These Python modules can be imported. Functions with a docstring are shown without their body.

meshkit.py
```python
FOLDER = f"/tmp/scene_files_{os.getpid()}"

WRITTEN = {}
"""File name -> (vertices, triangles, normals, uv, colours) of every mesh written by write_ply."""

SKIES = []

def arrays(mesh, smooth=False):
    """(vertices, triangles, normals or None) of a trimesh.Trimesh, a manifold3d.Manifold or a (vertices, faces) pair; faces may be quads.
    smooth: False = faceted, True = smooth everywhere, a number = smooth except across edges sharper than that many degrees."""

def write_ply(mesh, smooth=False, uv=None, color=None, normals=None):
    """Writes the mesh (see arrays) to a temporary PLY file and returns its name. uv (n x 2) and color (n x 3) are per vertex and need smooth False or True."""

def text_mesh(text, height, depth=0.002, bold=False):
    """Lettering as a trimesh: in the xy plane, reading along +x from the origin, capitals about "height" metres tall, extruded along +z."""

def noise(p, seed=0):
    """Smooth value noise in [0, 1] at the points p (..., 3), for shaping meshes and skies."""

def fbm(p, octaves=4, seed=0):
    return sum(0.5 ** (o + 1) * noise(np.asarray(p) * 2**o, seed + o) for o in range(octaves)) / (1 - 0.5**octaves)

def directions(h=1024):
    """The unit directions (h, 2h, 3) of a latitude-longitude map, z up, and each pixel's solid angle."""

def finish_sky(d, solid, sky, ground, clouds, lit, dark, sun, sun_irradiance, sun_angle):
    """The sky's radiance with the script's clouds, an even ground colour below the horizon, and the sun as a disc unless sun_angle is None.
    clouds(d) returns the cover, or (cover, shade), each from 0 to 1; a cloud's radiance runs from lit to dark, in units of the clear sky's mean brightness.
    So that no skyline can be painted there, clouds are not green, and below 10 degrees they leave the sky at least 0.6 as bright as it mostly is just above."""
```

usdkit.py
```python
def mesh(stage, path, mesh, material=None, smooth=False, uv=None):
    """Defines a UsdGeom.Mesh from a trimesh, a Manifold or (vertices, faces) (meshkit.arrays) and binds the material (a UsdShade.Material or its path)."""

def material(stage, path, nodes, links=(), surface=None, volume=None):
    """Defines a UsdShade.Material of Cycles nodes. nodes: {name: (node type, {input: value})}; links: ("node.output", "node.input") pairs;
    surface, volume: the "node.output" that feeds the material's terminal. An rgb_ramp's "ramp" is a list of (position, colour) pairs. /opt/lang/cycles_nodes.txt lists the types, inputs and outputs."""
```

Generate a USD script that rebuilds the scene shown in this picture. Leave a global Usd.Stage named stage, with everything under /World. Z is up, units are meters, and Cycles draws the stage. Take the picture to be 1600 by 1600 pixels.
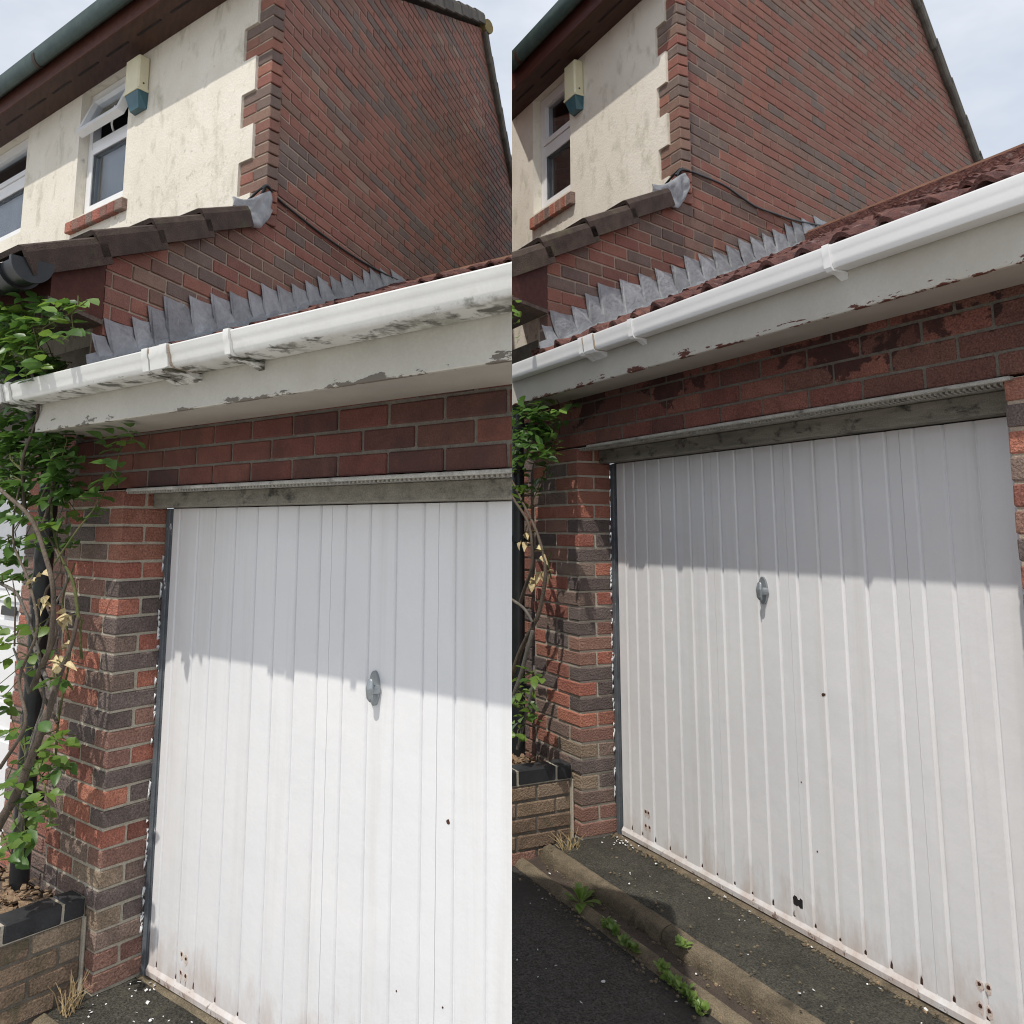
import math, random
import numpy as np, trimesh, manifold3d, usdkit
import meshkit
from shapely.geometry import Polygon, box as sbox, LineString
from pxr import Usd, UsdGeom, UsdLux, UsdShade, Gf, Sdf

stage = Usd.Stage.CreateInMemory()
UsdGeom.SetStageUpAxis(stage, "Z"); UsdGeom.SetStageMetersPerUnit(stage, 1.0)
UsdGeom.Xform.Define(stage, "/World"); UsdGeom.Scope.Define(stage, "/World/Looks")
rnd = random.Random(11)
A = np.array

# ------------------------------------------------------------------ camera, sky, sun, exposure
EYE = A([3.6206495, -2.37863047, 1.50236241])
RIGHT = A([0.43145998, 0.90211255, 0.00593611]); UP = A([0.12458366, -0.0661, 0.9900049]); FWD = A([-0.89348822, 0.42640795, 0.14090798])
FOCAL, PPX, PPY = 1276.013, 727.743, 649.909          # lens in units of a 1600 wide frame
cam = UsdGeom.Camera.Define(stage, "/World/camera")
m = Gf.Matrix4d(*RIGHT, 0, *UP, 0, *(-FWD), 0, *EYE, 1)
cam.AddTransformOp().Set(m)
cam.CreateHorizontalApertureAttr(36.0); cam.CreateVerticalApertureAttr(36.0)
cam.CreateFocalLengthAttr(36.0 * FOCAL / 1600)
cam.CreateHorizontalApertureOffsetAttr(36.0 * (800 - PPX) / 1600)
cam.CreateVerticalApertureOffsetAttr(-36.0 * (800 - PPY) / 1600)
cam.CreateClippingRangeAttr(Gf.Vec2f(0.05, 2000))
EXPOSURE = 0.38
cam.CreateExposureAttr(EXPOSURE)

SUN_EL, SUN_PHI = math.atan(1.69), math.radians(33.0)
SUN = A([math.sin(SUN_PHI) * math.cos(SUN_EL), -math.cos(SUN_PHI) * math.cos(SUN_EL), math.sin(SUN_EL)])
SUN_I, SKY_I = 0.6, 0.15
dome = UsdLux.DomeLight.Define(stage, "/World/sky")
dome.GetPrim().SetCustomDataByKey("kind", "structure")
sky = usdkit.material(stage, "/World/Looks/sky", {
    "tc": ("texture_coordinate", {}),
    "map": ("mapping", {"scale": (1.0, 1.0, 2.2)}),
    "n": ("noise_texture", {"scale": 2.1, "detail": 7.0, "roughness": 0.55, "distortion": 0.4}),
    "r": ("rgb_ramp", {"ramp": [(0.0, (.80, .80, .80)), (0.45, (.86, .86, .86)), (0.62, (.96, .96, .96)), (1.0, (1, 1, 1))]}),
    "n2": ("noise_texture", {"scale": 3.4, "detail": 5.0, "roughness": 0.6}),
    "cc": ("rgb_ramp", {"ramp": [(0.3, (3.2, 3.5, 4.0)), (0.52, (4.0, 4.25, 4.65)), (0.75, (5.0, 5.2, 5.5))]}),
    "s": ("sky_texture", {"sky_type": "single_scattering", "sun_disc": False, "sun_elevation": SUN_EL, "sun_rotation": math.atan2(SUN[0], SUN[1]), "aerosol_density": 2.0}),
    "mx": ("mix_color", {}),
    "b": ("background_shader", {"strength": SKY_I}),
}, [("tc.generated", "map.vector"), ("map.vector", "n.vector"), ("map.vector", "n2.vector"), ("n.fac", "r.fac"), ("n2.fac", "cc.fac"), ("r.color", "mx.fac"),
    ("s.color", "mx.a"), ("cc.color", "mx.b"), ("mx.result", "b.color")], surface="b.background")
UsdShade.MaterialBindingAPI.Apply(dome.GetPrim()).Bind(sky)
sun = UsdLux.DistantLight.Define(stage, "/World/sun")
sun.CreateIntensityAttr(SUN_I); sun.CreateAngleAttr(0.6); sun.CreateNormalizeAttr(True); sun.CreateColorAttr(Gf.Vec3f(1.0, 0.95, 0.87))
zax = SUN; xax = np.cross([0, 0, 1.0], zax); xax /= np.linalg.norm(xax); yax = np.cross(zax, xax)
sun.AddTransformOp().Set(Gf.Matrix4d(*xax, 0, *yax, 0, *zax, 0, 0, 0, 30, 1))

# ------------------------------------------------------------------ the two houses stand side by side; each is drawn in its own frame
class Half:
    """Frame of one house: x along its garage front, y into the garage, z up. size: how large the house is."""
    def __init__(s, tag, size, rot, org, **k):
        s.tag, s.size, s.rot, s.org = tag, size, rot, A(org, float)
        c, q = math.cos(rot), math.sin(rot); s.R = A([[c, -q, 0], [q, c, 0], [0, 0, 1.0]])
        s.__dict__.update(k)
        # the party line between the two plots runs along the sight plane of the frame's middle
        n = np.cross(FWD + RIGHT * (800 - PPX) / FOCAL, UP); n /= np.linalg.norm(n)      # points to the right
        if tag == 'L': n = -n
        s.n = (s.R.T @ n); s.d = float(n @ (EYE - s.org)) / s.size                       # keep n.x >= d in local units
        s.eye = s.R.T @ (EYE - s.org) / s.size
        s.cr, s.cu, s.cf = s.R.T @ RIGHT, s.R.T @ UP, s.R.T @ FWD
    def world(s, p): return s.org + s.R @ (A(p, float) * s.size)
    def px(s, v):
        d = v - s.eye; z = d @ s.cf
        z = np.where(np.abs(z) < .05, .05, z)
        return PPX + FOCAL * (d @ s.cr) / z, PPY - FOCAL * (d @ s.cu) / z, z

S_L = 0.8442017
TH = 1.1255222749556895 - 0.6683594182907777
eyeL = A([3.2495916, -1.80771465, 1.77962492])
c_, s_ = math.cos(TH), math.sin(TH)
orgL = EYE - A([[c_, -s_, 0], [s_, c_, 0], [0, 0, 1]]) @ eyeL * S_L
LH = Half('L', S_L, TH, orgL, xg=-.170, k=-.3691, yh=1.098, zc=3.816, W=2.19, yd=.209, xl=.043, fay=-.278, faz=2.178, gt=2.362, go=.126, roof=(2.542, .436),
          ry=2.769, rz=3.723, sz=5.231, xd=2.13)
RH = Half('R', 1.0, 0.0, (0, 0, 0), xg=-.070, k=-.2641, yh=1.077, zc=3.863, W=2.205, yd=.214, xl=.048, fay=-.210, faz=2.202, gt=2.403, go=.076, roof=(2.561, .457),
          ry=2.719, rz=3.868, sz=5.282, xd=2.085)

# ------------------------------------------------------------------ scene graph helpers
used = {}
def numbered(path):
    n = used.get(path, 0); used[path] = n + 1
    return path if n == 0 else "%s_%03d" % (path, n)
class T:
    def __init__(s, path, h, base): s.path, s.h, s.base = path, h, A(base, float)
def tag(prim, label=None, cat=None, group=None, kind=None):
    for k, v in (("label", label), ("category", cat), ("group", group), ("kind", kind)):
        if v: prim.SetCustomDataByKey(k, v)
def thing(h, name, label, cat, base=(0, 0, 0), group=None, kind=None):
    p = numbered("/World/" + name)
    x = UsdGeom.Xform.Define(stage, p)
    x.AddTranslateOp().Set(Gf.Vec3d(*map(float, h.world(base)))); x.AddRotateZOp().Set(math.degrees(h.rot))
    tag(x.GetPrim(), label, cat, group, kind)
    return T(p, h, base)
def clip(h, v, f):
    """Ends a mesh at the party line; drops what lies wholly beyond it or far outside the picture."""
    side = v @ h.n - h.d
    if side.max() <= 1e-4: return None
    x, y, z = h.px(v)
    if z.max() < 0.05: return None
    if (z > .05).all() and (x.max() < -320 or x.min() > 2150 or y.max() < -170 or y.min() > 1900): return None
    if side.min() >= 0: return v, f
    try:
        mf = manifold3d.Manifold(manifold3d.Mesh(vert_properties=np.asarray(v, np.float32), tri_verts=np.asarray(f, np.uint32)))
        if mf.is_empty(): raise ValueError
        mm = mf.trim_by_plane(tuple(map(float, h.n)), float(h.d)).to_mesh()
        if len(mm.tri_verts) == 0: return None
        return np.array(mm.vert_properties[:, :3], float), np.array(mm.tri_verts)
    except Exception:
        t = trimesh.intersections.slice_mesh_plane(trimesh.Trimesh(v, f, process=False), h.n, h.n * h.d)
        return (np.array(t.vertices), np.array(t.faces)) if len(t.faces) else None
def vf(mesh):
    if isinstance(mesh, (list,)):
        vs, fs, o = [], [], 0
        for q in mesh:
            v, f = vf(q)
            vs.append(v); fs.append(f + o); o += len(v)
        return np.vstack(vs), np.vstack(fs)
    if isinstance(mesh, tuple): v, f = np.asarray(mesh[0], float), np.asarray(mesh[1], int)
    elif hasattr(mesh, "to_mesh"):
        q = mesh.to_mesh(); v, f = np.array(q.vert_properties[:, :3], float), np.array(q.tri_verts)
    else: v, f = np.array(mesh.vertices, float), np.array(mesh.faces)
    if f.shape[1] == 4: f = np.vstack([f[:, [0, 1, 2]], f[:, [0, 2, 3]]])
    return v, f
def part(t, name, mesh, mat, smooth=False, label=None, kind=None):
    if t is None: return None
    if isinstance(mesh, list):       # several solids: clip each on its own
        got = [clip(t.h, *vf(q)) for q in mesh]
        got = [g for g in got if g is not None]
        if not got: return None
        v, f = vf([tuple(g) for g in got])
    else:
        g = clip(t.h, *vf(mesh))
        if g is None: return None
        v, f = g
    p = numbered(t.path + "/" + name)
    pr = usdkit.mesh(stage, p, ((v - t.base) * t.h.size, f), MATS[mat], smooth=smooth)
    tag(pr.GetPrim(), label, kind=kind)
    return T(p, t.h, t.base)

# ------------------------------------------------------------------ shapes
def bx(x0, x1, y0, y1, z0, z1, c=0.0, j=0.0):
    """A box with chamfered edges."""
    x0, x1, y0, y1, z0, z1 = min(x0, x1), max(x0, x1), min(y0, y1), max(y0, y1), min(z0, z1), max(z0, z1)
    c = min(c, (x1 - x0) * .45, (y1 - y0) * .45, (z1 - z0) * .45)
    if c <= 0:
        b = trimesh.creation.box((1, 1, 1)); v, f = np.array(b.vertices), np.array(b.faces)
        return (v + .5) * A([x1 - x0, y1 - y0, z1 - z0]) + A([x0, y0, z0]), f
    sg, f = CH
    h = A([x1 - x0, y1 - y0, z1 - z0]) / 2; o = A([x0 + x1, y0 + y1, z0 + z1]) / 2
    v = np.sign(sg) * h * (np.abs(sg) > .5) + np.sign(sg) * (h - c) * (np.abs(sg) < .5)
    if j: v = v + (np.random.RandomState(rnd.randrange(1 << 30)).rand(*v.shape) - .5) * 2 * j
    return v + o, f
def _ch():
    pts = []
    for a in (-1, 1):
        for b in (-1, 1):
            for c in (-1, 1):
                for k in range(3):
                    q = [a * .4, b * .4, c * .4]; q[k] = (a, b, c)[k]; pts.append(q)
    pts = A(pts, float)
    hull = trimesh.convex.convex_hull(pts, qhull_options="QbB Pp Qt")
    hv = np.array(hull.vertices); idx = [int(np.argmin(((pts - q) ** 2).sum(1))) for q in hv]
    return pts, A(idx)[np.array(hull.faces)]
CH = _ch()
def prism(poly, h0, h1, fn):
    """Extrudes a plan polygon (a, b) from h0 to h1 and places it with fn(a, b, h) -> x, y, z."""
    if not isinstance(poly, Polygon): poly = Polygon(poly)
    if not poly.is_valid: poly = poly.buffer(0)
    t = trimesh.creation.extrude_polygon(poly, 1.0, engine="earcut")
    v = np.array(t.vertices); a, b, h = v[:, 0], v[:, 1], h0 + (h1 - h0) * v[:, 2]
    w = np.stack(np.broadcast_arrays(*fn(a, b, h)), 1); f = np.array(t.faces)
    q = trimesh.Trimesh(w, f, process=False)
    if q.volume < 0: f = f[:, ::-1]
    return w, f
def alongx(profile, x0, x1): return prism(profile, x0, x1, lambda a, b, h: (h, a, b))
def front(poly, y0, y1): return prism(poly, y0, y1, lambda a, b, h: (a, h, b))
def gable(h, poly, d0, d1): return prism(poly, d0, d1, lambda a, b, d: (h.xg + h.k * a + d, a, b))
def frame(x0, x1, z0, z1, w, y0, y1): return front(sbox(x0, z0, x1, z1).difference(sbox(x0 + w, z0 + w, x1 - w, z1 - w)), y0, y1)
def tube(pts, r, n=7, r1=None, cap=True):
    pts = A(pts, float); m_ = len(pts); rs = np.linspace(r, r1 if r1 else r, m_) if np.ndim(r) == 0 else A(r)
    tg = np.gradient(pts, axis=0); tg /= np.linalg.norm(tg, axis=1, keepdims=True) + 1e-9
    u = np.cross(tg[0], [0.3, 0.2, 0.9]); u /= np.linalg.norm(u); V = []
    for i in range(m_):
        u = u - tg[i] * (u @ tg[i]); u /= np.linalg.norm(u); w = np.cross(tg[i], u)
        a = np.arange(n) * 2 * np.pi / n
        V.append(pts[i] + rs[i] * (np.cos(a)[:, None] * u + np.sin(a)[:, None] * w))
    V = np.vstack(V); F = []
    for i in range(m_ - 1):
        for j in range(n):
            a, b, c, d = i * n + j, i * n + (j + 1) % n, (i + 1) * n + (j + 1) % n, (i + 1) * n + j
            F += [(a, b, c), (a, c, d)]
    k = len(V); V = np.vstack([V, pts[0], pts[-1]])
    for j in range(n): F += [(k, (j + 1) % n, j), (k + 1, (m_ - 1) * n + j, (m_ - 1) * n + (j + 1) % n)]
    return V, A(F)
def smoothline(pts, n=5):
    pts = A(pts, float)
    if len(pts) < 3: return pts
    out = []
    P = np.vstack([2 * pts[0] - pts[1], pts, 2 * pts[-1] - pts[-2]])
    for i in range(1, len(P) - 2):
        for t in np.linspace(0, 1, n, endpoint=False):
            a, b, c, d = P[i - 1], P[i], P[i + 1], P[i + 2]
            out.append(.5 * (2 * b + (c - a) * t + (2 * a - 5 * b + 4 * c - d) * t * t + (3 * b - a - 3 * c + d) * t ** 3))
    return A(out + [pts[-1]])

# ------------------------------------------------------------------ materials
MATS = {}
def M(name, nodes, links, surface="p.BSDF"):
    MATS[name] = usdkit.material(stage, "/World/Looks/" + name, nodes, links, surface=surface)
def stone(name, ramp, scale=9., rough=.85, bump=(120., .5, .004), var=.12, spec=.3, stretch=(1, 1, 1), fine=(260., .5), metal=0.0, hue=.005, ex=None, rr=None):
    """Mottled surface: a noise ramp, fine grain, a small shift from piece to piece, and relief."""
    n = {"g": ("geometry", {}), "mp": ("mapping", {"scale": stretch}), "n": ("noise_texture", {"scale": scale, "detail": 8.0, "roughness": .65}),
         "r": ("rgb_ramp", {"ramp": ramp}), "oi": ("object_info", {}),
         "mv": ("map_range", {"from_min": 0., "from_max": 1., "to_min": 1 - var, "to_max": 1 + var}),
         "mh": ("map_range", {"from_min": 0., "from_max": 1., "to_min": .5 - hue, "to_max": .5 + hue}),
         "hsv": ("hsv", {}), "nf": ("noise_texture", {"scale": fine[0], "detail": 3.0, "roughness": .6}),
         "mf": ("map_range", {"from_min": .3, "from_max": .7, "to_min": 1 - fine[1] * .5, "to_max": 1 + fine[1] * .5}),
         "mul": ("mix_color", {"blend_type": "multiply", "fac": 1.0, "use_clamp": False}),
         "nb": ("noise_texture", {"scale": bump[0], "detail": 5.0, "roughness": .6}),
         "b": ("bump", {"strength": bump[1], "distance": bump[2]}),
         "p": ("principled_bsdf", {"roughness": rough, "specular_ior_level": spec, "metallic": metal})}
    l = [("g.position", "mp.vector"), ("mp.vector", "n.vector"), ("n.fac", "r.fac"), ("r.color", "hsv.color"), ("oi.random", "mv.value"), ("mv.result", "hsv.value"),
         ("oi.random", "mh.value"), ("mh.result", "hsv.hue"), ("g.position", "nf.vector"), ("nf.fac", "mf.value"), ("hsv.color", "mul.a"), ("mf.result", "mul.b"),
         ("g.position", "nb.vector"), ("nb.fac", "b.height"), ("b.normal", "p.normal")]
    last = "mul.result"
    if ex:     # a second layer of another colour where a mask is high: (noise scale, stretch, low, high, colour)
        for i, e in enumerate(ex if isinstance(ex, list) else [ex]):
            sc, st, lo, hi, col = e[:5]
            n.update({f"em{i}": ("mapping", {"scale": st}), f"en{i}": ("noise_texture", {"scale": sc, "detail": 7.0, "roughness": .65, "distortion": .3}),
                      f"er{i}": ("rgb_ramp", {"ramp": [(lo, (0, 0, 0)), (hi, (1, 1, 1))]}), f"ex{i}": ("mix_color", {"b": col})})
            l += [("g.position", f"em{i}.vector"), (f"em{i}.vector", f"en{i}.vector"), (last, f"ex{i}.a")]
            fac = f"en{i}.fac"
            if len(e) > 5:   # add a height term: (z0, z1, v0, v1)
                z0, z1, v0, v1 = e[5]
                n.update({f"es{i}": ("separate_xyz", {}), f"ez{i}": ("map_range", {"from_min": z0, "from_max": z1, "to_min": v0, "to_max": v1, "clamp": True}), f"ea{i}": ("math", {"math_type": "add"})})
                l += [("g.position", f"es{i}.vector"), (f"es{i}.z", f"ez{i}.value"), (fac, f"ea{i}.value1"), (f"ez{i}.result", f"ea{i}.value2")]
                fac = f"ea{i}.value"
            l += [(fac, f"er{i}.fac"), (f"er{i}.color", f"ex{i}.fac")]
            last = f"ex{i}.result"
    l.append((last, "p.base_color"))
    if rr:
        n["rm"] = ("map_range", {"from_min": .35, "from_max": .65, "to_min": rr[0], "to_max": rr[1]}); l += [("n.fac", "rm.value"), ("rm.result", "p.roughness")]
    M(name, n, l)
def two(a, b): return [(.3, a), (.7, b)]
BR = dict(scale=14., bump=(105., 1.0, .013), var=.15, fine=(170., .8))
BLACKISH = (.05, .042, .04)
stone("brick_bright", two((.38, .140, .095), (.48, .20, .145)), **BR)
stone("brick_red", two((.28, .115, .082), (.36, .16, .12)), **BR)
stone("brick_mid", two((.25, .135, .105), (.32, .18, .145)), **BR)
stone("brick_brown", two((.20, .145, .12), (.29, .205, .17)), **BR)
stone("brick_dark", two((.125, .098, .090), (.205, .158, .145)), **BR)
stone("brick_tan", two((.25, .19, .135), (.36, .27, .20)), **BR)
GB = dict(scale=11., bump=(140., .8, .005), var=.10, fine=(230., .6))
stone("wall_red", two((.245, .105, .078), (.30, .136, .103)), **GB)
stone("wall_russet", two((.205, .098, .075), (.26, .128, .10)), **GB)
stone("wall_brown", two((.185, .112, .086), (.24, .146, .115)), **GB)
stone("wall_grey", two((.150, .108, .090), (.20, .148, .126)), **GB)
stone("wall_tan", two((.235, .155, .115), (.29, .195, .15)), **GB)
DB = dict(scale=14., bump=(150., .6, .004), var=.10)
stone("brick_shaded", two((.115, .042, .031), (.165, .062, .047)), ex=(3.0, (1, 1, 1), .50, .70, (.075, .035, .030)), **DB)  # brick colour darkened to carry the shade under the eaves
stone("brick_shaded_dark", two((.08, .036, .029), (.12, .052, .042)), ex=(3.0, (1, 1, 1), .46, .66, (.055, .030, .027)), **DB)  # darker variant, eaves shade painted into the brick colour too
stone("brick_mossy", two((.17, .125, .085), (.30, .21, .15)), ex=(6., (1, 1, 1), .52, .68, (.10, .10, .06)), **BR)
stone("brick_stained_shaded", two((.20, .078, .060), (.28, .112, .085)), ex=[(3.4, (1.0, 1, 1.2), .58, .60, (.07, .030, .025), (2.0, 2.19, -.07, .07)), (7., (1, 1, 1), .5, .75, (.13, .05, .04))], **BR)  # dark stains, plus a base darkened for the shade under the eaves
stone("brick_stained_shaded_dark", two((.14, .066, .052), (.20, .088, .068)), ex=[(3.4, (1.0, 1, 1.2), .58, .60, (.05, .025, .021), (2.0, 2.19, -.07, .09)), (7., (1, 1, 1), .5, .75, (.10, .042, .035))], **BR)  # stains again, on a darker base that also carries the eaves shade
stone("mortar", two((.36, .325, .26), (.50, .45, .37)), scale=25., bump=(220., .6, .004), var=.0)
stone("mortar_light", two((.33, .265, .205), (.44, .36, .285)), scale=25., bump=(220., .6, .004), var=.0)
stone("mortar_grey", two((.115, .10, .083), (.19, .17, .14)), scale=25., bump=(220., .6, .004), var=.0)
stone("render_cream", two((.69, .645, .545), (.78, .74, .645)), scale=3., rough=.92, bump=(60., .32, .010), var=0., fine=(150., .16),
      ex=[(7.5, (1.3, 1.3, .7), .53, .80, (.42, .39, .30)), (16., (1, 1, .8), .60, .78, (.22, .20, .15), (3.3 * .9, 4.3, .06, -.10))])
stone("upvc", two((.74, .75, .76), (.80, .80, .80)), rough=.35, bump=(60., .05, .001), var=0., fine=(200., .04), spec=.5)
stone("alarm_case", two((.66, .62, .42), (.74, .70, .50)), rough=.4, bump=(60., .08, .001), var=0., fine=(100., .06), spec=.5)
stone("alarm_lens", two((.025, .085, .108), (.045, .12, .145)), rough=.25, bump=(60., .05, .001), var=0., fine=(200., .1), spec=.5)
stone("dark_wood", two((.045, .022, .017), (.085, .042, .030)), scale=7., stretch=(1, 6, 6), rough=.6, bump=(60., .3, .003), var=.05)
stone("fascia_brown", two((.055, .018, .013), (.095, .032, .022)), scale=7., stretch=(1, 6, 6), rough=.55, bump=(60., .3, .003), var=.05)
stone("gutter_green", two((.018, .035, .033), (.05, .075, .065)), rough=.4, bump=(60., .15, .002), var=.05)
stone("black_plastic", two((.008, .010, .012), (.02, .022, .024)), rough=.35, bump=(60., .15, .002), var=.05, spec=.5)
stone("clip_brown", two((.03, .02, .015), (.05, .03, .02)), rough=.5)
stone("tile_brown", two((.045, .032, .026), (.095, .066, .052)), scale=12., bump=(170., .9, .006), var=.14, ex=[(19., (1, 1, 1), .70, .73, (.36, .34, .28)), (5., (1, 1, 1), .56, .72, (.10, .095, .05))])
stone("tile_edge", two((.075, .065, .055), (.15, .13, .105)), scale=10., bump=(120., .8, .006), var=.12)
stone("tile_lichen", two((.22, .17, .07), (.34, .26, .11)), scale=10., bump=(120., .8, .006))
stone("roof_red", two((.07, .034, .033), (.20, .085, .065)), scale=22., bump=(45., 1.0, .03), var=.22, ex=[(14., (1, 1, 1), .58, .70, (.24, .16, .15)), (30., (1, 1, 1), .62, .72, (.035, .022, .025))])
stone("ridge_red", two((.13, .065, .042), (.22, .115, .075)), scale=12., bump=(120., .9, .008), var=.12)
stone("lead", two((.215, .222, .232), (.37, .378, .388)), scale=9., rough=.5, bump=(24., .6, .014), var=.20, spec=.5, metal=.15, fine=(60., .12), hue=0., ex=[(15., (1, 1, .5), .60, .82, (.50, .51, .51)), (30., (1, 1, 1), .70, .8, (.5, .43, .26))])
stone("galvanised", two((.30, .29, .26), (.46, .45, .41)), scale=20., rough=.6, bump=(90., .4, .003), var=0., ex=(14., (1, 1, 1), .55, .70, (.12, .11, .095)))
stone("grey_timber", two((.17, .162, .135), (.29, .275, .23)), scale=5., stretch=(1.2, 8, 8), rough=.85, bump=(60., .5, .004), var=0., ex=(10., (1, 1, 1.5), .56, .66, (.07, .066, .058)))
stone("pale_bounce", two((.33, .315, .29), (.42, .40, .37)), scale=1.5, bump=(90., .6, .006), var=0.)  # pale surface of the added ground that bounces light
stone("frame_grey", two((.07, .08, .09), (.14, .155, .17)), scale=9., rough=.6, bump=(80., .3, .003), var=0., ex=(28., (1, 1, .35), .66, .68, (.74, .74, .74)))
stone("old_paint", two((.70, .70, .70), (.80, .80, .80)), rough=.6, var=.05)
stone("rust", two((.035, .018, .014), (.09, .035, .022)), rough=.9, scale=60.)
stone("rust_halo", two((.58, .47, .41), (.66, .58, .53)), scale=40., rough=.6, var=.05)
stone("handle_metal", two((.25, .275, .29), (.38, .41, .43)), scale=20., rough=.38, bump=(40., .15, .002), var=0., spec=.5, metal=.55, fine=(100., .1))
stone("black_hole", two((.012, .011, .012), (.03, .027, .028)), rough=.8)
stone("asphalt", two((.058, .052, .047), (.105, .095, .086)), scale=2.2, bump=(110., 1.0, .02), var=0., fine=(120., 1.5), ex=[(60., (1, 1, 1), .66, .70, (.16, .15, .14)), (1.1, (1, 1, 1), .50, .62, (.055, .05, .045))])
stone("apron_concrete", two((.042, .040, .033), (.085, .080, .066)), scale=5., bump=(120., 1.0, .014), var=0., fine=(140., 1.4), ex=[(14., (1, 1, 1), .58, .75, (.125, .118, .085)), (75., (1, 1, 1), .66, .69, (.20, .19, .165))])
stone("channel_dirt", two((.055, .044, .038), (.115, .09, .07)), scale=7., bump=(110., .9, .008), var=0., fine=(200., .8))
stone("kerb_stone", two((.11, .090, .062), (.235, .19, .13)), scale=11., bump=(120., .9, .008), var=.1, fine=(220., .8), ex=(6., (1, 1, 1), .55, .70, (.06, .05, .036)))
stone("engineering_brick", two((.018, .019, .021), (.042, .043, .046)), scale=9., rough=.55, bump=(120., .4, .003), var=.12)
stone("chips", two((.16, .10, .06), (.46, .34, .22)), scale=60., var=.2)
stone("bark_stem", two((.075, .058, .046), (.17, .135, .105)), scale=40., stretch=(1, 1, .3), bump=(140., .9, .006), var=.1)
stone("stem_grey", two((.11, .10, .088), (.22, .20, .175)), scale=40., stretch=(1, 1, .3), bump=(140., .7, .005), var=.1)
stone("stem_green", two((.07, .085, .03), (.14, .135, .055)), scale=40., bump=(140., .4, .003), var=.1)
stone("straw", two((.30, .22, .11), (.48, .36, .20)), scale=60., var=.2)
stone("dry_leaf", two((.50, .40, .21), (.66, .56, .34)), scale=40., var=.12)
stone("room_dark", two((.03, .03, .035), (.05, .05, .055)), rough=.9, var=0.)
stone("curtain", two((.60, .61, .64), (.72, .73, .75)), rough=.9, var=0., bump=(30., .2, .004), stretch=(6, 6, .2))
def leafmat(name, a, b, tr):
    M(name, {"g": ("geometry", {}), "n": ("noise_texture", {"scale": 30., "detail": 4.}), "oi": ("object_info", {}), "r": ("rgb_ramp", {"ramp": two(a, b)}),
             "mv": ("map_range", {"from_min": 0., "from_max": 1., "to_min": .72, "to_max": 1.3}), "h": ("hsv", {}), "p": ("principled_bsdf", {"roughness": .38, "specular_ior_level": .5}),
             "t": ("translucent_bsdf", {"color": tr}), "m": ("mix_closure", {"fac": .3})},
      [("g.position", "n.vector"), ("n.fac", "r.fac"), ("r.color", "h.color"), ("oi.random", "mv.value"), ("mv.result", "h.value"), ("h.color", "p.base_color"),
       ("p.BSDF", "m.closure1"), ("t.BSDF", "m.closure2")], surface="m.closure")
leafmat("leaf", (.045, .10, .022), (.075, .15, .035), (.12, .24, .04))
leafmat("leaf_bright", (.11, .20, .035), (.17, .27, .055), (.25, .42, .06))
leafmat("weed", (.12, .21, .045), (.21, .30, .08), (.28, .42, .08))
def paint_white(name, s, stains):
    """White gloss on steel with grime and pink rust creeping up from the bottom."""
    stone(name, two((.74, .745, .76), (.79, .79, .795)), scale=2.5, rough=.42, bump=(4.5, .22, .020), var=.015, fine=(180., .03), spec=.5, hue=0.,
          ex=[(5., (2.2, 2.2, .10), .52, .80, (.66, .655, .64)), (9., (1, 1, .35), .62, 1.0, (.50, .40, .34), (.02 * s, .34 * s, .30, -.12)), (42., (1, 1, .5), .86, .95, (.18, .09, .06), (.02 * s, .10 * s, .32, 0.))])
paint_white("door_white_L", S_L, 1); paint_white("door_white_R", 1.0, 1)
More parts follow.
